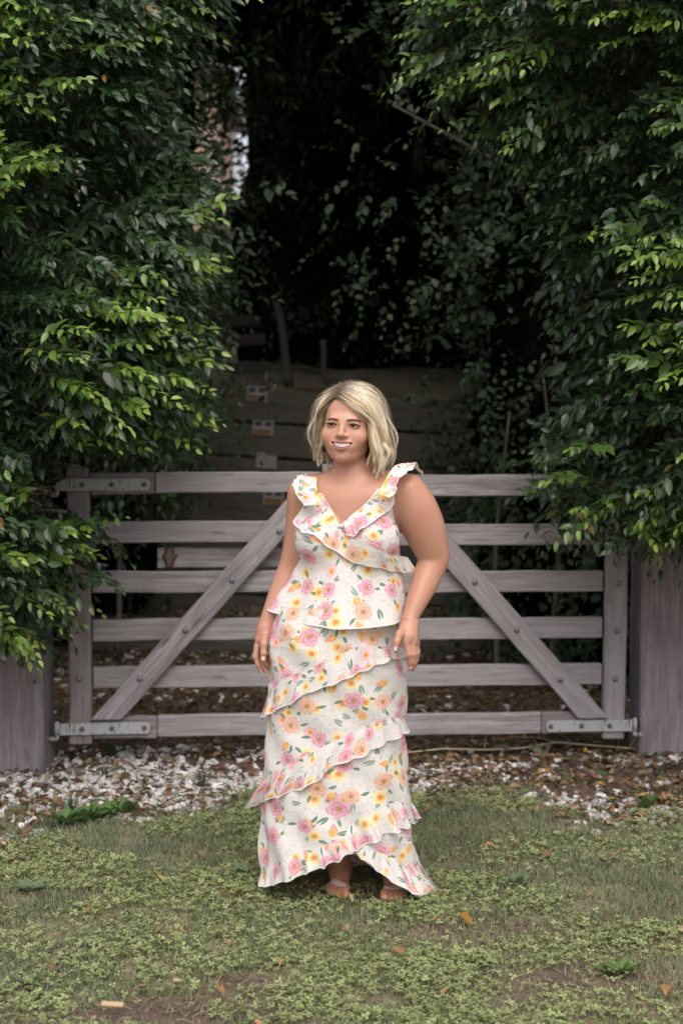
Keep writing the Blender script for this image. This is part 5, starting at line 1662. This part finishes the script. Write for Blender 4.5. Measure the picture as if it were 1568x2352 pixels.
# solid under-layer so that no scalp shows
us = np.linspace(0, 1, 60)
au = np.concatenate([np.linspace(-1.3, -math.pi, 30), np.linspace(math.pi, 1.28, 34)])
US = strand(au, np.clip((np.abs(au) - 1.0) / 2.0, 0, 1), np.full(len(au), 7.0), np.where(au > 0, -100, -88).astype(float), np.full(len(au), 6.0), np.zeros(len(au)), np.zeros(len(au)), 20)
i = np.arange(len(au) * 20).reshape(len(au), 20)
pmesh('hair_under_layer', toworld(US.reshape(-1, 3)), np.stack([i[:-1, :-1], i[1:, :-1], i[1:, 1:], i[:-1, 1:]], -1).reshape(-1, 4), [M['hair']], hair,
      attrs={'tint': np.tile([0.16, 0.10, 0.05], (len(au) * 20, 1)) * (1.4 - 0.6 * ss(8, 0, np.tile(np.arange(20), len(au))))[:, None]}, base=ROOT)
# ------------------------------------------------------------------ clothing
def floral(name):
    g = G(name, 0.75)
    P = g.attr('cloth', 'Vector')
    u, v, edge = g.xyz(P)
    wob = g.noise(P, 55.0, 2)
    def cells(scale, rnd, ox, oy):
        vor = g.voronoi(g.vec(u + ox, v + oy, 0.0), scale, rnd)
        px, py, _ = g.xyz(E(g, vor.outputs['Position']))
        r, gg_, b = g.xyz(E(g, vor.outputs['Color']))
        return (u + ox) - px, (v + oy) - py, r, gg_, b
    def polar(x, y):
        return g.math('SQRT', x * x + y * y), g.math('ARCTAN2', y, x)
    def lens(x, y, ang, x0, L, w, bend):
        """leaf blade starting x0 from the centre along ang"""
        c, s = g.math('COSINE', ang), g.math('SINE', ang)
        a = (x * c + y * s - x0) / L
        q = y * c - x * s - bend * (a * a)
        half = w * (a * (1.0 - a)) * 4.0
        return g.step(-0.0006, 0.0012, half - q.abs()) * (a > 0.0) * (a < 1.0)
    col = g.mix(g.noise(P, 30.0, 2) * 0.5, (0.74, 0.71, 0.675), (0.79, 0.77, 0.745))
    # faint lilac and grey sprigs
    x, y, r, k, b = cells(46.0, 1.0, 3.1, 1.7)
    rr, an = polar(x, y)
    m = (1.0 - g.step(0.003, 0.0062, rr * (1.0 + 0.35 * (an * 5.0).cos()))) * (r > 0.52)
    col = g.mix(m * 0.35, col, g.mix(b, (0.66, 0.55, 0.66), (0.52, 0.56, 0.50)))
    x, y, r, k, b = cells(60.0, 1.0, 7.7, 4.1)
    rr, an = polar(x, y)
    col = g.mix((1.0 - g.step(0.0018, 0.003, rr)) * (r > 0.92) * 0.7, col, (0.72, 0.28, 0.12))
    stem = lens(x, y, b * 6.28, -0.009, 0.02, 0.0009, 0.004) * (k > 0.6)
    col = g.mix(stem * 0.7, col, (0.20, 0.27, 0.20))
    # loose green blades
    x, y, r, k, b = cells(14.5, 0.9, 1.3, 9.2)
    for (da, L, w, bd) in ((0.0, 0.042, 0.0046, 0.012), (0.75, 0.036, 0.0040, -0.010)):
        lf = lens(x, y, b * 6.28 + da, 0.0, L, w, bd) * (r > 0.35)
        col = g.mix(lf * 0.9, col, g.mix(k, (0.075, 0.21, 0.15), (0.26, 0.38, 0.29)))
    # tulips: teardrop of orange, yellow and pink stripes
    x, y, r, k, b = cells(12.5, 0.85, 5.5, 2.4)
    ang = b * 6.28
    c, s = g.math('COSINE', ang), g.math('SINE', ang)
    a, q = x * c + y * s, y * c - x * s
    body_ = 1.0 - g.step(0.85, 1.05, g.math('SQRT', (a / 0.022) * (a / 0.022) + (q / (0.0120 - 0.22 * a)) * (q / (0.0120 - 0.22 * a))))
    st_ = g.step(0.35, 0.65, g.noise(g.vec(q * 420.0, a * 40.0, r * 9.0), 1.0, 2))
    tc = g.mix(st_, (0.85, 0.30, 0.08), (0.90, 0.62, 0.22)); tc = g.mix(g.step(0.0, 0.016, a) * (k > 0.5), tc, (0.82, 0.32, 0.38))
    col = g.mix(body_ * (r > 0.42) * 0.95, col, tc)
    # daffodils: six pale petals round an orange cup
    x, y, r, k, b = cells(11.5, 0.8, 2.2, 6.3)
    rr, an = polar(x, y)
    R = 0.021 + 0.009 * k
    pet = ((an + b * 6.28) * 3.0).cos().abs()
    q = rr / (R * (0.74 + 0.26 * pet) * (0.8 + 0.4 * wob))
    fm = 1.0 - g.step(0.80, 1.04, q)
    fc = g.mix(g.step(0.3, 0.95, q), (0.84, 0.64, 0.24), (0.84, 0.77, 0.50))
    fc = g.mix((1.0 - g.step(0.34, 0.42, rr / R)) , fc, g.mix(g.step(0.1, 0.36, rr / R), (0.74, 0.22, 0.04), (0.90, 0.48, 0.08)))
    pinkf = (b * 7.7).fract() > 0.72
    fc = g.mix(pinkf * g.step(0.35, 0.6, q), fc, (0.84, 0.50, 0.60))
    col = g.mix(fm * (r > 0.25) * 0.9, col, fc)
    # peonies: ruffled pink rings round a dark golden heart, with two leaves
    x, y, r, k, b = cells(10.2, 0.75, 0.4, 0.9)
    rr, an = polar(x, y)
    R = 0.030 + 0.012 * k
    for da in (0.6, 2.9):
        lf = lens(x, y, b * 6.28 + da, R * 0.8, 0.030, 0.0058, 0.007) * (r > 0.12)
        col = g.mix(lf * 0.9, col, g.mix(k, (0.06, 0.22, 0.15), (0.16, 0.30, 0.21)))
    ph = an + b * 6.28
    q = rr / (R * (0.86 + 0.05 * (ph * 5.0).cos() + 0.04 * (ph * 9.0).cos()) * (0.72 + 0.55 * wob))
    fm = 1.0 - g.step(0.80, 1.04, q)
    ring = ((q * 15.0 + 2.2 * (ph * 3.0).sin() + 0.8 * (ph * 7.0).cos() + wob * 6.0).sin() + 1.0) * 0.5
    peach = (b * 5.3).fract() > 0.78
    deep = g.mix(peach, (0.70, 0.21, 0.33), (0.76, 0.37, 0.23)); pale = g.mix(peach, (0.80, 0.53, 0.60), (0.82, 0.61, 0.50))
    fc = g.mix(g.step(0.1, 0.9, ring) * 0.6 + g.step(0.2, 0.9, q) * 0.35, deep, pale)
    fc = g.mix(1.0 - g.step(0.16, 0.34, q), fc, g.mix(g.step(0.45, 0.6, g.noise(P, 500.0, 1)), (0.25, 0.12, 0.06), (0.80, 0.46, 0.14)))
    col = g.mix(fm * (r > 0.12) * 0.93, col, fc)
    # white overlocked edge of the ruffles
    col = g.mix(g.step(0.93, 0.955, edge), col, (0.80, 0.785, 0.765))
    g.base(col)
    g.set('Sheen Weight', 0.08); g.set('Specular IOR Level', 0.2)
    weave = g.noise(g.vec(u * 900.0, v * 900.0, 0.0), 1.0, 2)
    crumple = g.noise(P, 24.0, 4, 0.6)
    g.bump(weave * 0.2 + crumple + g.noise(g.vec(u * 9.0, v * 2.5, 0.0), 1.0, 3) * 2.0, 0.45, 0.009)
    tr = g.new('ShaderNodeBsdfTranslucent'); g.put(tr.inputs[0], col)
    ms = g.new('ShaderNodeMixShader'); ms.inputs[0].default_value = 0.16
    g.t.links.new(g.b.outputs[0], ms.inputs[1]); g.t.links.new(tr.outputs[0], ms.inputs[2])
    g.t.links.new(ms.outputs[0], g.t.nodes['Material Output'].inputs[0])
    return g.m
M['floral'] = floral('white_floral_chiffon')
M['lining'] = plain('white_lining', (0.55, 0.50, 0.48), 0.8, 0.05)

def project(P):
    P = np.asarray(P, float)
    dz = P[..., 2] - CAM_H
    dep = P[..., 1] * math.cos(PITCH) - dz * math.sin(PITCH)
    up = P[..., 1] * math.sin(PITCH) + dz * math.cos(PITCH)
    return 784 + FPX * P[..., 0] / dep, 1176 - FPX * up / dep

class Sheet:
    """parametric cloth grid P[i, j] with normals; finds the front point seen at a pixel"""
    def __init__(s, P, flip=False):
        s.P = P
        du = np.gradient(P, axis=0); dv = np.gradient(P, axis=1)
        s.N = norm(np.cross(du, dv)) * (-1 if flip else 1)
        view = norm(np.array([0, 0, CAM_H]) - P)
        s.front = (s.N * view).sum(-1) > 0.02
        s.px, s.py = project(P)
    def find(s, px, py):
        d = np.where(s.front, (s.px - px) ** 2 + (s.py - py) ** 2, 1e12)
        k = np.unravel_index(np.argmin(d), d.shape)
        p = s.P[k].copy(); sc = FPX / p[1]
        p[0] += (px - s.px[k]) / sc; p[2] -= (py - s.py[k]) / sc
        return p, s.N[k]

def resample(pts, n):
    pts = np.asarray(pts, float)
    L = np.concatenate([[0], np.cumsum(np.linalg.norm(np.diff(pts[:, :2], axis=0), axis=1))])
    t = np.linspace(0, L[-1], n)
    return np.stack([np.interp(t, L, pts[:, i]) for i in range(pts.shape[1])], 1)

def smooth1(A, k=3):
    for _ in range(k):
        B = A.copy(); B[1:-1] = (A[:-2] + 2 * A[1:-1] + A[2:]) / 4; A = B
    return A

def ruffle(name, parent, sheet, top, bot, seed, n=150, m=12, waves=0.055, amp=0.010, flare=0.020, base_off=0.004, spt=None, pleat=None, uvo=(0, 0)):
    """gathered strip from the seam path (top) to its loose edge (bot); both are picture paths on a sheet or 3-D points"""
    r = np.random.default_rng(seed)
    def lift(path):
        if len(path[0]) == 3: return resample([np.array(at(*p)) for p in path], n), None
        q = resample(path, n)
        got = [sheet.find(*p) for p in q]
        return smooth1(np.array([a[0] for a in got]), 5), smooth1(np.array([a[1] for a in got]), 8)
    A, NA = lift(top); B, NB = lift(bot)
    if NB is None:
        NB = norm(np.cross(norm(np.gradient(A, axis=0)), norm(B - A)))
        if NB[:, 1].mean() > 0: NB = -NB
        NA = NB
    NB = norm(NB + NA)
    L = np.concatenate([[0], np.cumsum(np.linalg.norm(np.diff(B, axis=0), axis=1))])
    ph = L / waves * 2 * np.pi + 1.3 * np.sin(L / waves * 0.9 + seed) + r.uniform(0, 6)
    am = amp * (0.55 + 0.6 * (0.5 + 0.5 * np.sin(L / waves * 0.7 + seed * 2.1)))
    if pleat is not None: am = am * np.interp(np.linspace(0, 1, n), [0, 0.5, 1], pleat)
    tang = norm(np.gradient(A, axis=0))
    V, uv = [], []
    w = np.linalg.norm(B - A, axis=1)
    for j in range(m + 1):
        t = j / m
        c = A * (1 - t) + B * t
        wave = np.sin(ph) + 0.35 * np.sin(2.0 * ph + 0.7)
        off = base_off * (0.25 + 0.75 * min(1, t * 4)) + flare * t ** 1.3 + am * wave * t ** 1.1
        c = c + NB * np.maximum(off, base_off * 0.5)[:, None] + tang * (am * 0.7 * np.cos(ph) * t)[:, None]
        c[:, 2] += am * 0.35 * np.cos(ph + 0.5) * t
        V.append(c)
        uv.append(np.stack([L * 1.15 + uvo[0], -w * t + uvo[1], np.full(n, t)], 1))
    V = np.stack(V, 1); uv = np.stack(uv, 1)
    i = np.arange(n * (m + 1)).reshape(n, m + 1)
    F = np.stack([i[:-1, :-1], i[1:, :-1], i[1:, 1:], i[:-1, 1:]], -1).reshape(-1, 4)
    return pmesh(name, V.reshape(-1, 3), F, [M['floral']], parent, attrs={'cloth': uv.reshape(-1, 3)})

# ---- long skirt
Z3 = lambda zx, zy: ((950 + zx * .574) * .5742, (2450 + zy * .574) * .5742)
tab = np.array([(1390, 640, 908), (1430, 625, 915), (1474, 616, 925), (1538, 619, 937), (1600, 617, 935), (1664, 614, 930), (1736, 607, 934), (1786, 603, 939), (1868, 599, 946), (1934, 597, 949),
                (1980, 599, 958), (2023, 603, 975), (2045, 605, 985)], float)
zs_t = np.array([at(784, q, 4.87).z for q in tab[:, 0]])
xl_t = np.array([at(q, 1500, 4.87).x for q in tab[:, 1]]); xr_t = np.array([at(q, 1500, 4.87).x for q in tab[:, 2]])
def skirt_sec(z):
    o = np.argsort(zs_t)
    l, r_ = np.interp(z, zs_t[o], xl_t[o]), np.interp(z, zs_t[o], xr_t[o])
    a = (r_ - l) / 2
    b = a * np.interp(z, [0, 0.3, 0.6, 1.0], [0.80, 0.72, 0.72, 0.78])
    return (l + r_) / 2, a, b
def skirt_point(th, z):
    cx_, a, b = skirt_sec(z)
    yc = 4.875 + 0.02 * np.clip(1 - z, 0, 1)
    n_ = 2.15
    c, s = np.cos(th), np.sin(th)
    k = (np.abs(s) ** n_ + np.abs(c) ** n_) ** (-1 / n_)
    fold = 0.006 * np.sin(9 * th + 3.0 * np.sin(z * 5)) * ss(0.75, 0.1, z) + 0.004 * np.sin(17 * th + 5 * z) * ss(0.6, 0.0, z)
    drape = 0.004 * np.sin(z * 34 + th * 7) * ss(0.8, 0.5, np.abs(z - 0.55))
    return np.stack([cx_ + (a + fold + drape) * s * k, yc - (b + fold + drape) * c * k, np.broadcast_to(z, th.shape)], -1)
# hem line measured along the front, closed round the back on the grass
hem_px = [(603, 2030), (614, 2038), (667, 2020), (743, 1990), (776, 1974), (809, 1955), (832, 1974), (858, 1994), (918, 2038), (954, 2060), (985, 2056)]
hth, hz = [], []
for (hx, hy) in hem_px:
    th = 0.0; z = 0.1
    for _ in range(30):
        cx_, a, b = skirt_sec(z)
        Yq = 4.895 - b * math.cos(th)
        q = at(hx, hy, Yq); z = max(q.z, 0.004)
        th = math.asin(max(-0.999, min(0.999, (q.x - cx_) / a)))
    hth.append(th); hz.append(z)
hth = np.array([-math.pi, -2.2] + hth + [2.2, math.pi]); hz = np.array([0.012, 0.012] + hz + [0.012, 0.012])
o = np.argsort(hth); hth, hz = hth[o], hz[o]
nth, nzz = 330, 230
th = np.linspace(-math.pi, math.pi, nth)
zh = np.interp(th, hth, hz)
zh = np.where(np.abs(th) < 3.0, smooth1(zh, 2), zh)
tz = np.linspace(0, 1, nzz)
ztop_s = 1.02
SK = np.stack([skirt_point(th, ztop_s + (zh - ztop_s) * q) for q in tz], 1)
skirt_sheet = Sheet(SK, flip=False)
if skirt_sheet.N[nth // 2, nzz // 2][1] > 0: skirt_sheet = Sheet(SK, flip=True)
i = np.arange(nth * nzz).reshape(nth, nzz)
Fs = np.stack([i[:-1, :-1], i[:-1, 1:], i[1:, 1:], i[1:, :-1]], -1).reshape(-1, 4)
uvs = np.stack([np.broadcast_to(th[:, None] * 0.205, (nth, nzz)), SK[..., 2] * 1.0, np.broadcast_to(np.where(tz > 0.994, 1.0, 0.0)[None], (nth, nzz))], -1)
skirt = pmesh('skirt', SK.reshape(-1, 3), Fs, [M['floral']], attrs={'cloth': uvs.reshape(-1, 3)})
def zp(*pts): return [Z3(*p) for p in pts]
ruffle('skirt_ruffle', skirt, skirt_sheet, zp((1185, 255), (1050, 235), (830, 240), (640, 320), (500, 390), (330, 455), (240, 505), (215, 575)),
       zp((1192, 318), (1110, 315), (1040, 335), (900, 392), (770, 452), (660, 500), (480, 560), (400, 625), (270, 690), (172, 765)), 3, waves=0.07, amp=0.008, flare=0.012, pleat=(0.5, 0.8, 1.7), uvo=(1.3, 0.2))
ruffle('skirt_ruffle', skirt, skirt_sheet, zp((1160, 735), (1060, 730), (950, 765), (820, 820), (700, 880), (570, 950), (450, 1010), (320, 1080), (190, 1150)),
       zp((1168, 815), (1140, 845), (1000, 908), (850, 1002), (700, 1050), (620, 1100), (550, 1185), (400, 1245), (290, 1285), (180, 1335), (93, 1375)), 4, waves=0.075, amp=0.010, flare=0.014, pleat=(0.6, 1.3, 1.5), uvo=(2.6, 0.7))
ruffle('skirt_ruffle', skirt, skirt_sheet, zp((1218, 1330), (1100, 1320), (1000, 1345), (860, 1420), (780, 1490), (735, 1570)),
       zp((1238, 1430), (1150, 1495), (990, 1560), (870, 1632), (800, 1662), (765, 1672)), 5, n=120, waves=0.065, amp=0.011, flare=0.016, pleat=(1.2, 1.3, 0.8), uvo=(3.9, 1.6))
ruffle('hem_ruffle', skirt, skirt_sheet, zp((750, 1590), (650, 1610), (500, 1645), (350, 1705), (240, 1755), (165, 1810)),
       zp((785, 1672), (700, 1725), (600, 1772), (370, 1862), (290, 1890), (205, 1916), (172, 1890)), 6, n=130, waves=0.06, amp=0.009, flare=0.012, uvo=(5.1, 2.3))
ruffle('hem_ruffle', skirt, skirt_sheet, zp((830, 1650), (960, 1660), (1080, 1710), (1180, 1760), (1255, 1745)),
       zp((800, 1664), (880, 1720), (935, 1775), (1030, 1850), (1130, 1918), (1235, 1985), (1330, 1960), (1388, 1945)), 7, n=130, waves=0.06, amp=0.009, flare=0.010, pleat=(0.6, 1, 1.4), uvo=(6.4, 3.1))

# ---- peplum top, fitted to the body above the waist
NT, NR = 300, 150
tht = np.linspace(-math.pi, math.pi, NT)
zt_tab_t = np.radians([-180, -120, -95, -80, -66, -55, -48, -24, -4, 18, 42, 58, 66, 78, 95, 120, 180])
zt_tab_z = np.array([1.34, 1.33, 1.315, 1.325, 1.365, 1.405, 1.402, 1.342, 1.290, 1.332, 1.380, 1.420, 1.415, 1.36, 1.32, 1.33, 1.34])
ztop = np.interp(tht, zt_tab_t, zt_tab_z)
hemz_t = np.radians([-180, -110, -85, -60, -30, 0, 40, 75, 110, 180])
hemz_z = np.array([0.98, 1.00, 1.008, 0.990, 0.966, 0.958, 0.962, 0.975, 0.985, 0.98])
hemz = np.interp(tht, hemz_t, hemz_z)
WZ = 1.165
zz = np.linspace(0.93, 1.46, 107)
rr = np.linspace(0.03, 0.33, 121)
dirs = np.sin(tht)[:, None] * tu + np.cos(tht)[:, None] * tv
PT = TC + dirs[:, None, None, :] * rr[None, None, :, None] + zz[None, :, None, None] * np.array([0, 0, 1.0])
SDT = np.full(PT.shape[:-1], 1.0, dtype=np.float32)
for a0 in range(0, NT, 50): SDT[a0:a0 + 50] = sdf_points(torso, PT[a0:a0 + 50])
ins = SDT < 0
last = ins.shape[2] - 1 - np.argmax(ins[:, :, ::-1], 2)
rad = rr[last]
rad[~ins.any(2)] = 0.05
# cloth bridges hollows: blur round the body, never inside it
bl = rad.copy()
for _ in range(14): bl = (np.roll(bl, 1, 0) + 2 * bl + np.roll(bl, -1, 0)) / 4
for _ in range(3): bl[:, 1:-1] = (bl[:, :-2] + 2 * bl[:, 1:-1] + bl[:, 2:]) / 4
fit = np.maximum(rad, bl) + 0.006
for _ in range(2): fit = (np.roll(fit, 1, 0) + 2 * fit + np.roll(fit, -1, 0)) / 4
def fit_r(k, z): return np.interp(z, zz, fit[k])
left_flare = np.exp(-((tht + 1.30) / 0.22) ** 2)
hem_r = np.sqrt(1 / ((np.sin(tht) / 0.212) ** 2 + (np.cos(tht) / 0.190) ** 2)) + 0.085 * left_flare
TP = np.zeros((NT, NR, 3)); tuv = np.zeros((NT, NR, 3))
for k in range(NT):
    z = np.linspace(hemz[k], ztop[k], NR)
    t = ss(1.20, 0.96, z)
    base_r = fit_r(k, np.maximum(z, 1.10))
    t2 = np.clip((1.19 - z) / (1.19 - hemz[k]), 0, 1) ** 1.15
    r_ = base_r * (1 - t2) + hem_r[k] * t2
    th_ = tht[k]
    r_ = r_ + t2 * (0.009 * math.sin(7 * th_ + 0.8) + 0.006 * math.sin(12 * th_ + 2)) * (0.5 + 0.9 * left_flare[k])
    TP[k] = TC + dirs[k] * r_[:, None] + z[:, None] * np.array([0, 0, 1.0])
    TP[k][:, 0] -= 0.012 * t2
    tuv[k] = np.stack([np.full(NR, th_ * 0.17 + 8.0), z, (z < hemz[k] + 0.006) * 1.0 + (z > ztop[k] - 0.004) * 1.0], 1)
top_sheet = Sheet(TP, flip=False)
if top_sheet.N[NT // 2, NR // 2][1] > 0: top_sheet = Sheet(TP, flip=True)
i = np.arange(NT * NR).reshape(NT, NR)
blouse = pmesh('peplum_top', TP.reshape(-1, 3), np.stack([i[:-1, :-1], i[1:, :-1], i[1:, 1:], i[:-1, 1:]], -1).reshape(-1, 4), [M['floral']], attrs={'cloth': tuv.reshape(-1, 3)})
Z2 = lambda zx, zy: (545.5 + zx * .3296, 1062.3 + zy * .3296)
def z2(*pts): return [Z2(*p) for p in pts]
# surplice ruffle from her right shoulder across to the far side of the waist
ruffle('neck_ruffle', blouse, top_sheet, z2((522, 225), (560, 290), (620, 360), (690, 442), (760, 490), (850, 545), (960, 590), (1060, 640), (1180, 660)),
       z2((405, 400), (425, 455), (480, 500), (540, 515), (600, 585), (690, 625), (770, 662), (830, 702), (950, 715), (1050, 745), (1120, 765), (1175, 772), (1214, 742)), 13, n=170, waves=0.075, amp=0.006, flare=0.010, uvo=(9.4, 0.3))
ruffle('neck_ruffle', blouse, top_sheet, z2((1020, 185), (960, 235), (880, 300), (790, 370), (705, 440)),
       z2((1078, 215), (1085, 285), (1060, 330), (1010, 375), (930, 430), (870, 480), (822, 526), (760, 490), (735, 470)), 14, n=130, waves=0.06, amp=0.005, flare=0.010, uvo=(10.6, 0.9))
# shoulder flounces
ruffle('shoulder_ruffle', blouse, None, [(732, 1160, 4.735), (726, 1140, 4.755), (722, 1116, 4.795), (722, 1098, 4.85), (724, 1094, 4.93)],
       [(699, 1164, 4.742), (690, 1152, 4.752), (680, 1137, 4.765), (671, 1116, 4.80), (683, 1100, 4.87), (700, 1094, 4.95)], 15, n=70, m=8, waves=0.05, amp=0.0035, flare=0.004, uvo=(11.7, 0.4))
ruffle('shoulder_ruffle', blouse, None, [(872, 1136, 4.70), (884, 1120, 4.712), (890, 1108, 4.72), (899, 1088, 4.745), (912, 1071, 4.79), (936, 1063, 4.86)],
       [(896, 1144, 4.685), (908, 1136, 4.687), (915, 1127, 4.69), (911, 1113, 4.70), (929, 1094, 4.72), (948, 1084, 4.74), (955, 1067, 4.78), (969, 1098, 4.83)], 16, n=90, m=8, waves=0.045, amp=0.005, flare=0.006, uvo=(12.8, 0.6))
for (pts) in ([(734, 1162, 4.735), (726, 1140, 4.757), (722, 1116, 4.80), (723, 1098, 4.86), (724, 1095, 4.94), (722, 1120, 5.0)], [(870, 1138, 4.70), (887, 1110, 4.722), (898, 1088, 4.75), (911, 1072, 4.80), (930, 1066, 4.88), (925, 1090, 4.96)]):
    P = resample([np.array(at(*p)) for p in pts], 24)
    w = norm(np.cross(np.gradient(P, axis=0), np.array([0, -0.6, 0.8])))
    V = np.stack([P - w * 0.007, P + w * 0.007], 1)
    i = np.arange(48).reshape(24, 2)
    pmesh('strap', V.reshape(-1, 3) + np.array([0, -0.003, 0.003]), np.stack([i[:-1, 0], i[:-1, 1], i[1:, 1], i[1:, 0]], -1), [M['floral']], blouse,
          attrs={'cloth': np.stack([np.repeat(np.linspace(0, .2, 24), 2) + 13.3, np.tile([0, .014], 24), np.zeros(48)], 1)})

# ---- bracelet, sandals
M['gold'] = metal_mat('gold_chain', (0.72, 0.48, 0.20), 0.3, 1.0)
wc = D3(942, 1421, 4.749); ax_ = norm(D3(955, 1385, 4.775) - D3(941, 1432, 4.745))
e1 = norm(np.cross(ax_, [0, 1, 0])); e2 = np.cross(ax_, e1)
tt_ = np.linspace(0, 2 * np.pi, 90)
P = np.array([wc + 0.0285 * (math.cos(q) * e1 + math.sin(q) * e2) - ax_ * 0.012 * math.cos(q - 0.3) for q in tt_])
v_, f_ = tube_arrays(P, 0.0016 + 0.0006 * np.cos(np.arange(90) * 2.1), 6, False)
pmesh('bracelet', v_, f_, [M['gold']])
M['sandal'] = plain('blush_pink_sandal', (0.62, 0.46, 0.41), 0.45, 0.05)
def sandal(toes, ball, heel, ankle):
    c = (toes[0][0] + toes[-1][0]) / 2
    big, lit = toes[0][0], toes[-1][0]
    side = norm((big - lit) * np.array([1, 1, 0])); fwd = np.array([0, -1.0, 0])
    parts = []
    # sole: outline swept from heel to toe
    m0 = (big + lit) / 2
    outl = []
    for t in np.linspace(0, 1, 12):
        p = np.array([heel[0], heel[1], 0.075]) * (1 - t) + np.array([m0[0], m0[1], 0.004]) * t
        p[2] = 0.004 + 0.07 * (1 - ss(0, 0.72, t))
        w = np.interp(t, [0, 0.3, 0.75, 0.95, 1], [0.024, 0.026, 0.042, 0.036, 0.02])
        outl.append((p, w))
    V = []
    for p, w in outl:
        for s_ in (-1, 1):
            for dz in (0.0, 0.009): V.append(p + side * w * s_ + np.array([0, 0, dz]))
    Q = []
    for k in range(11):
        a = k * 4; b = a + 4
        Q += [(a + 1, a + 3, b + 3, b + 1), (a, b, b + 2, a + 2), (a, a + 1, b + 1, b), (a + 2, b + 2, b + 3, a + 3)]
    Q += [(0, 2, 3, 1), (44, 45, 47, 46)]
    so = pmesh('sandal', np.array(V), np.array(Q), [M['sandal']], smooth=False)
    # broad strap laid over the foot just behind the toes
    A0, B0 = lit - side * 0.010, big + side * 0.008
    gq, gt = np.meshgrid(np.linspace(0, 1, 17), np.linspace(0, 1, 6), indexing='ij')
    base = A0 + (B0 - A0) * gq[..., None]
    yy = base[..., 1] + 0.020 + 0.030 * gt - 0.006 * np.sin(np.pi * gq) + 0.010 * (1 - gq) * 0
    zc = np.linspace(0.11, 0.0, 90)
    Pq = np.stack(np.broadcast_arrays(base[..., None, 0], yy[..., None], zc), -1)
    sdv = sdf_points([p_ for p_ in prims if p_.hi[2] < 0.30], Pq)
    hit = zc[np.argmax(sdv < 0.0035, -1)]
    hit = np.where((sdv < 0.0035).any(-1), hit, 0.006)
    for _ in range(2): hit[1:-1] = (hit[:-2] + 2 * hit[1:-1] + hit[2:]) / 4
    hit[0], hit[-1] = 0.006, 0.006
    sv = np.stack([base[..., 0], yy, hit], -1)
    i = np.arange(17 * 6).reshape(17, 6)
    pmesh('toe_strap', sv.reshape(-1, 3), np.stack([i[:-1, :-1], i[1:, :-1], i[1:, 1:], i[:-1, 1:]], -1).reshape(-1, 4), [M['sandal']], so)
    hv, hf_ = tube_arrays([(heel[0], heel[1] + 0.01, 0.075), (heel[0], heel[1] + 0.014, 0.0)], [0.016, 0.010], 10)
    pmesh('heel', hv, hf_, [M['sandal']], so)
sandal(toesR, ballR, np.array([ankR[0], 4.99, 0.085]), ankR)
sandal(toesL, ballL, np.array([ankL[0], 4.975, 0.085]), ankL)
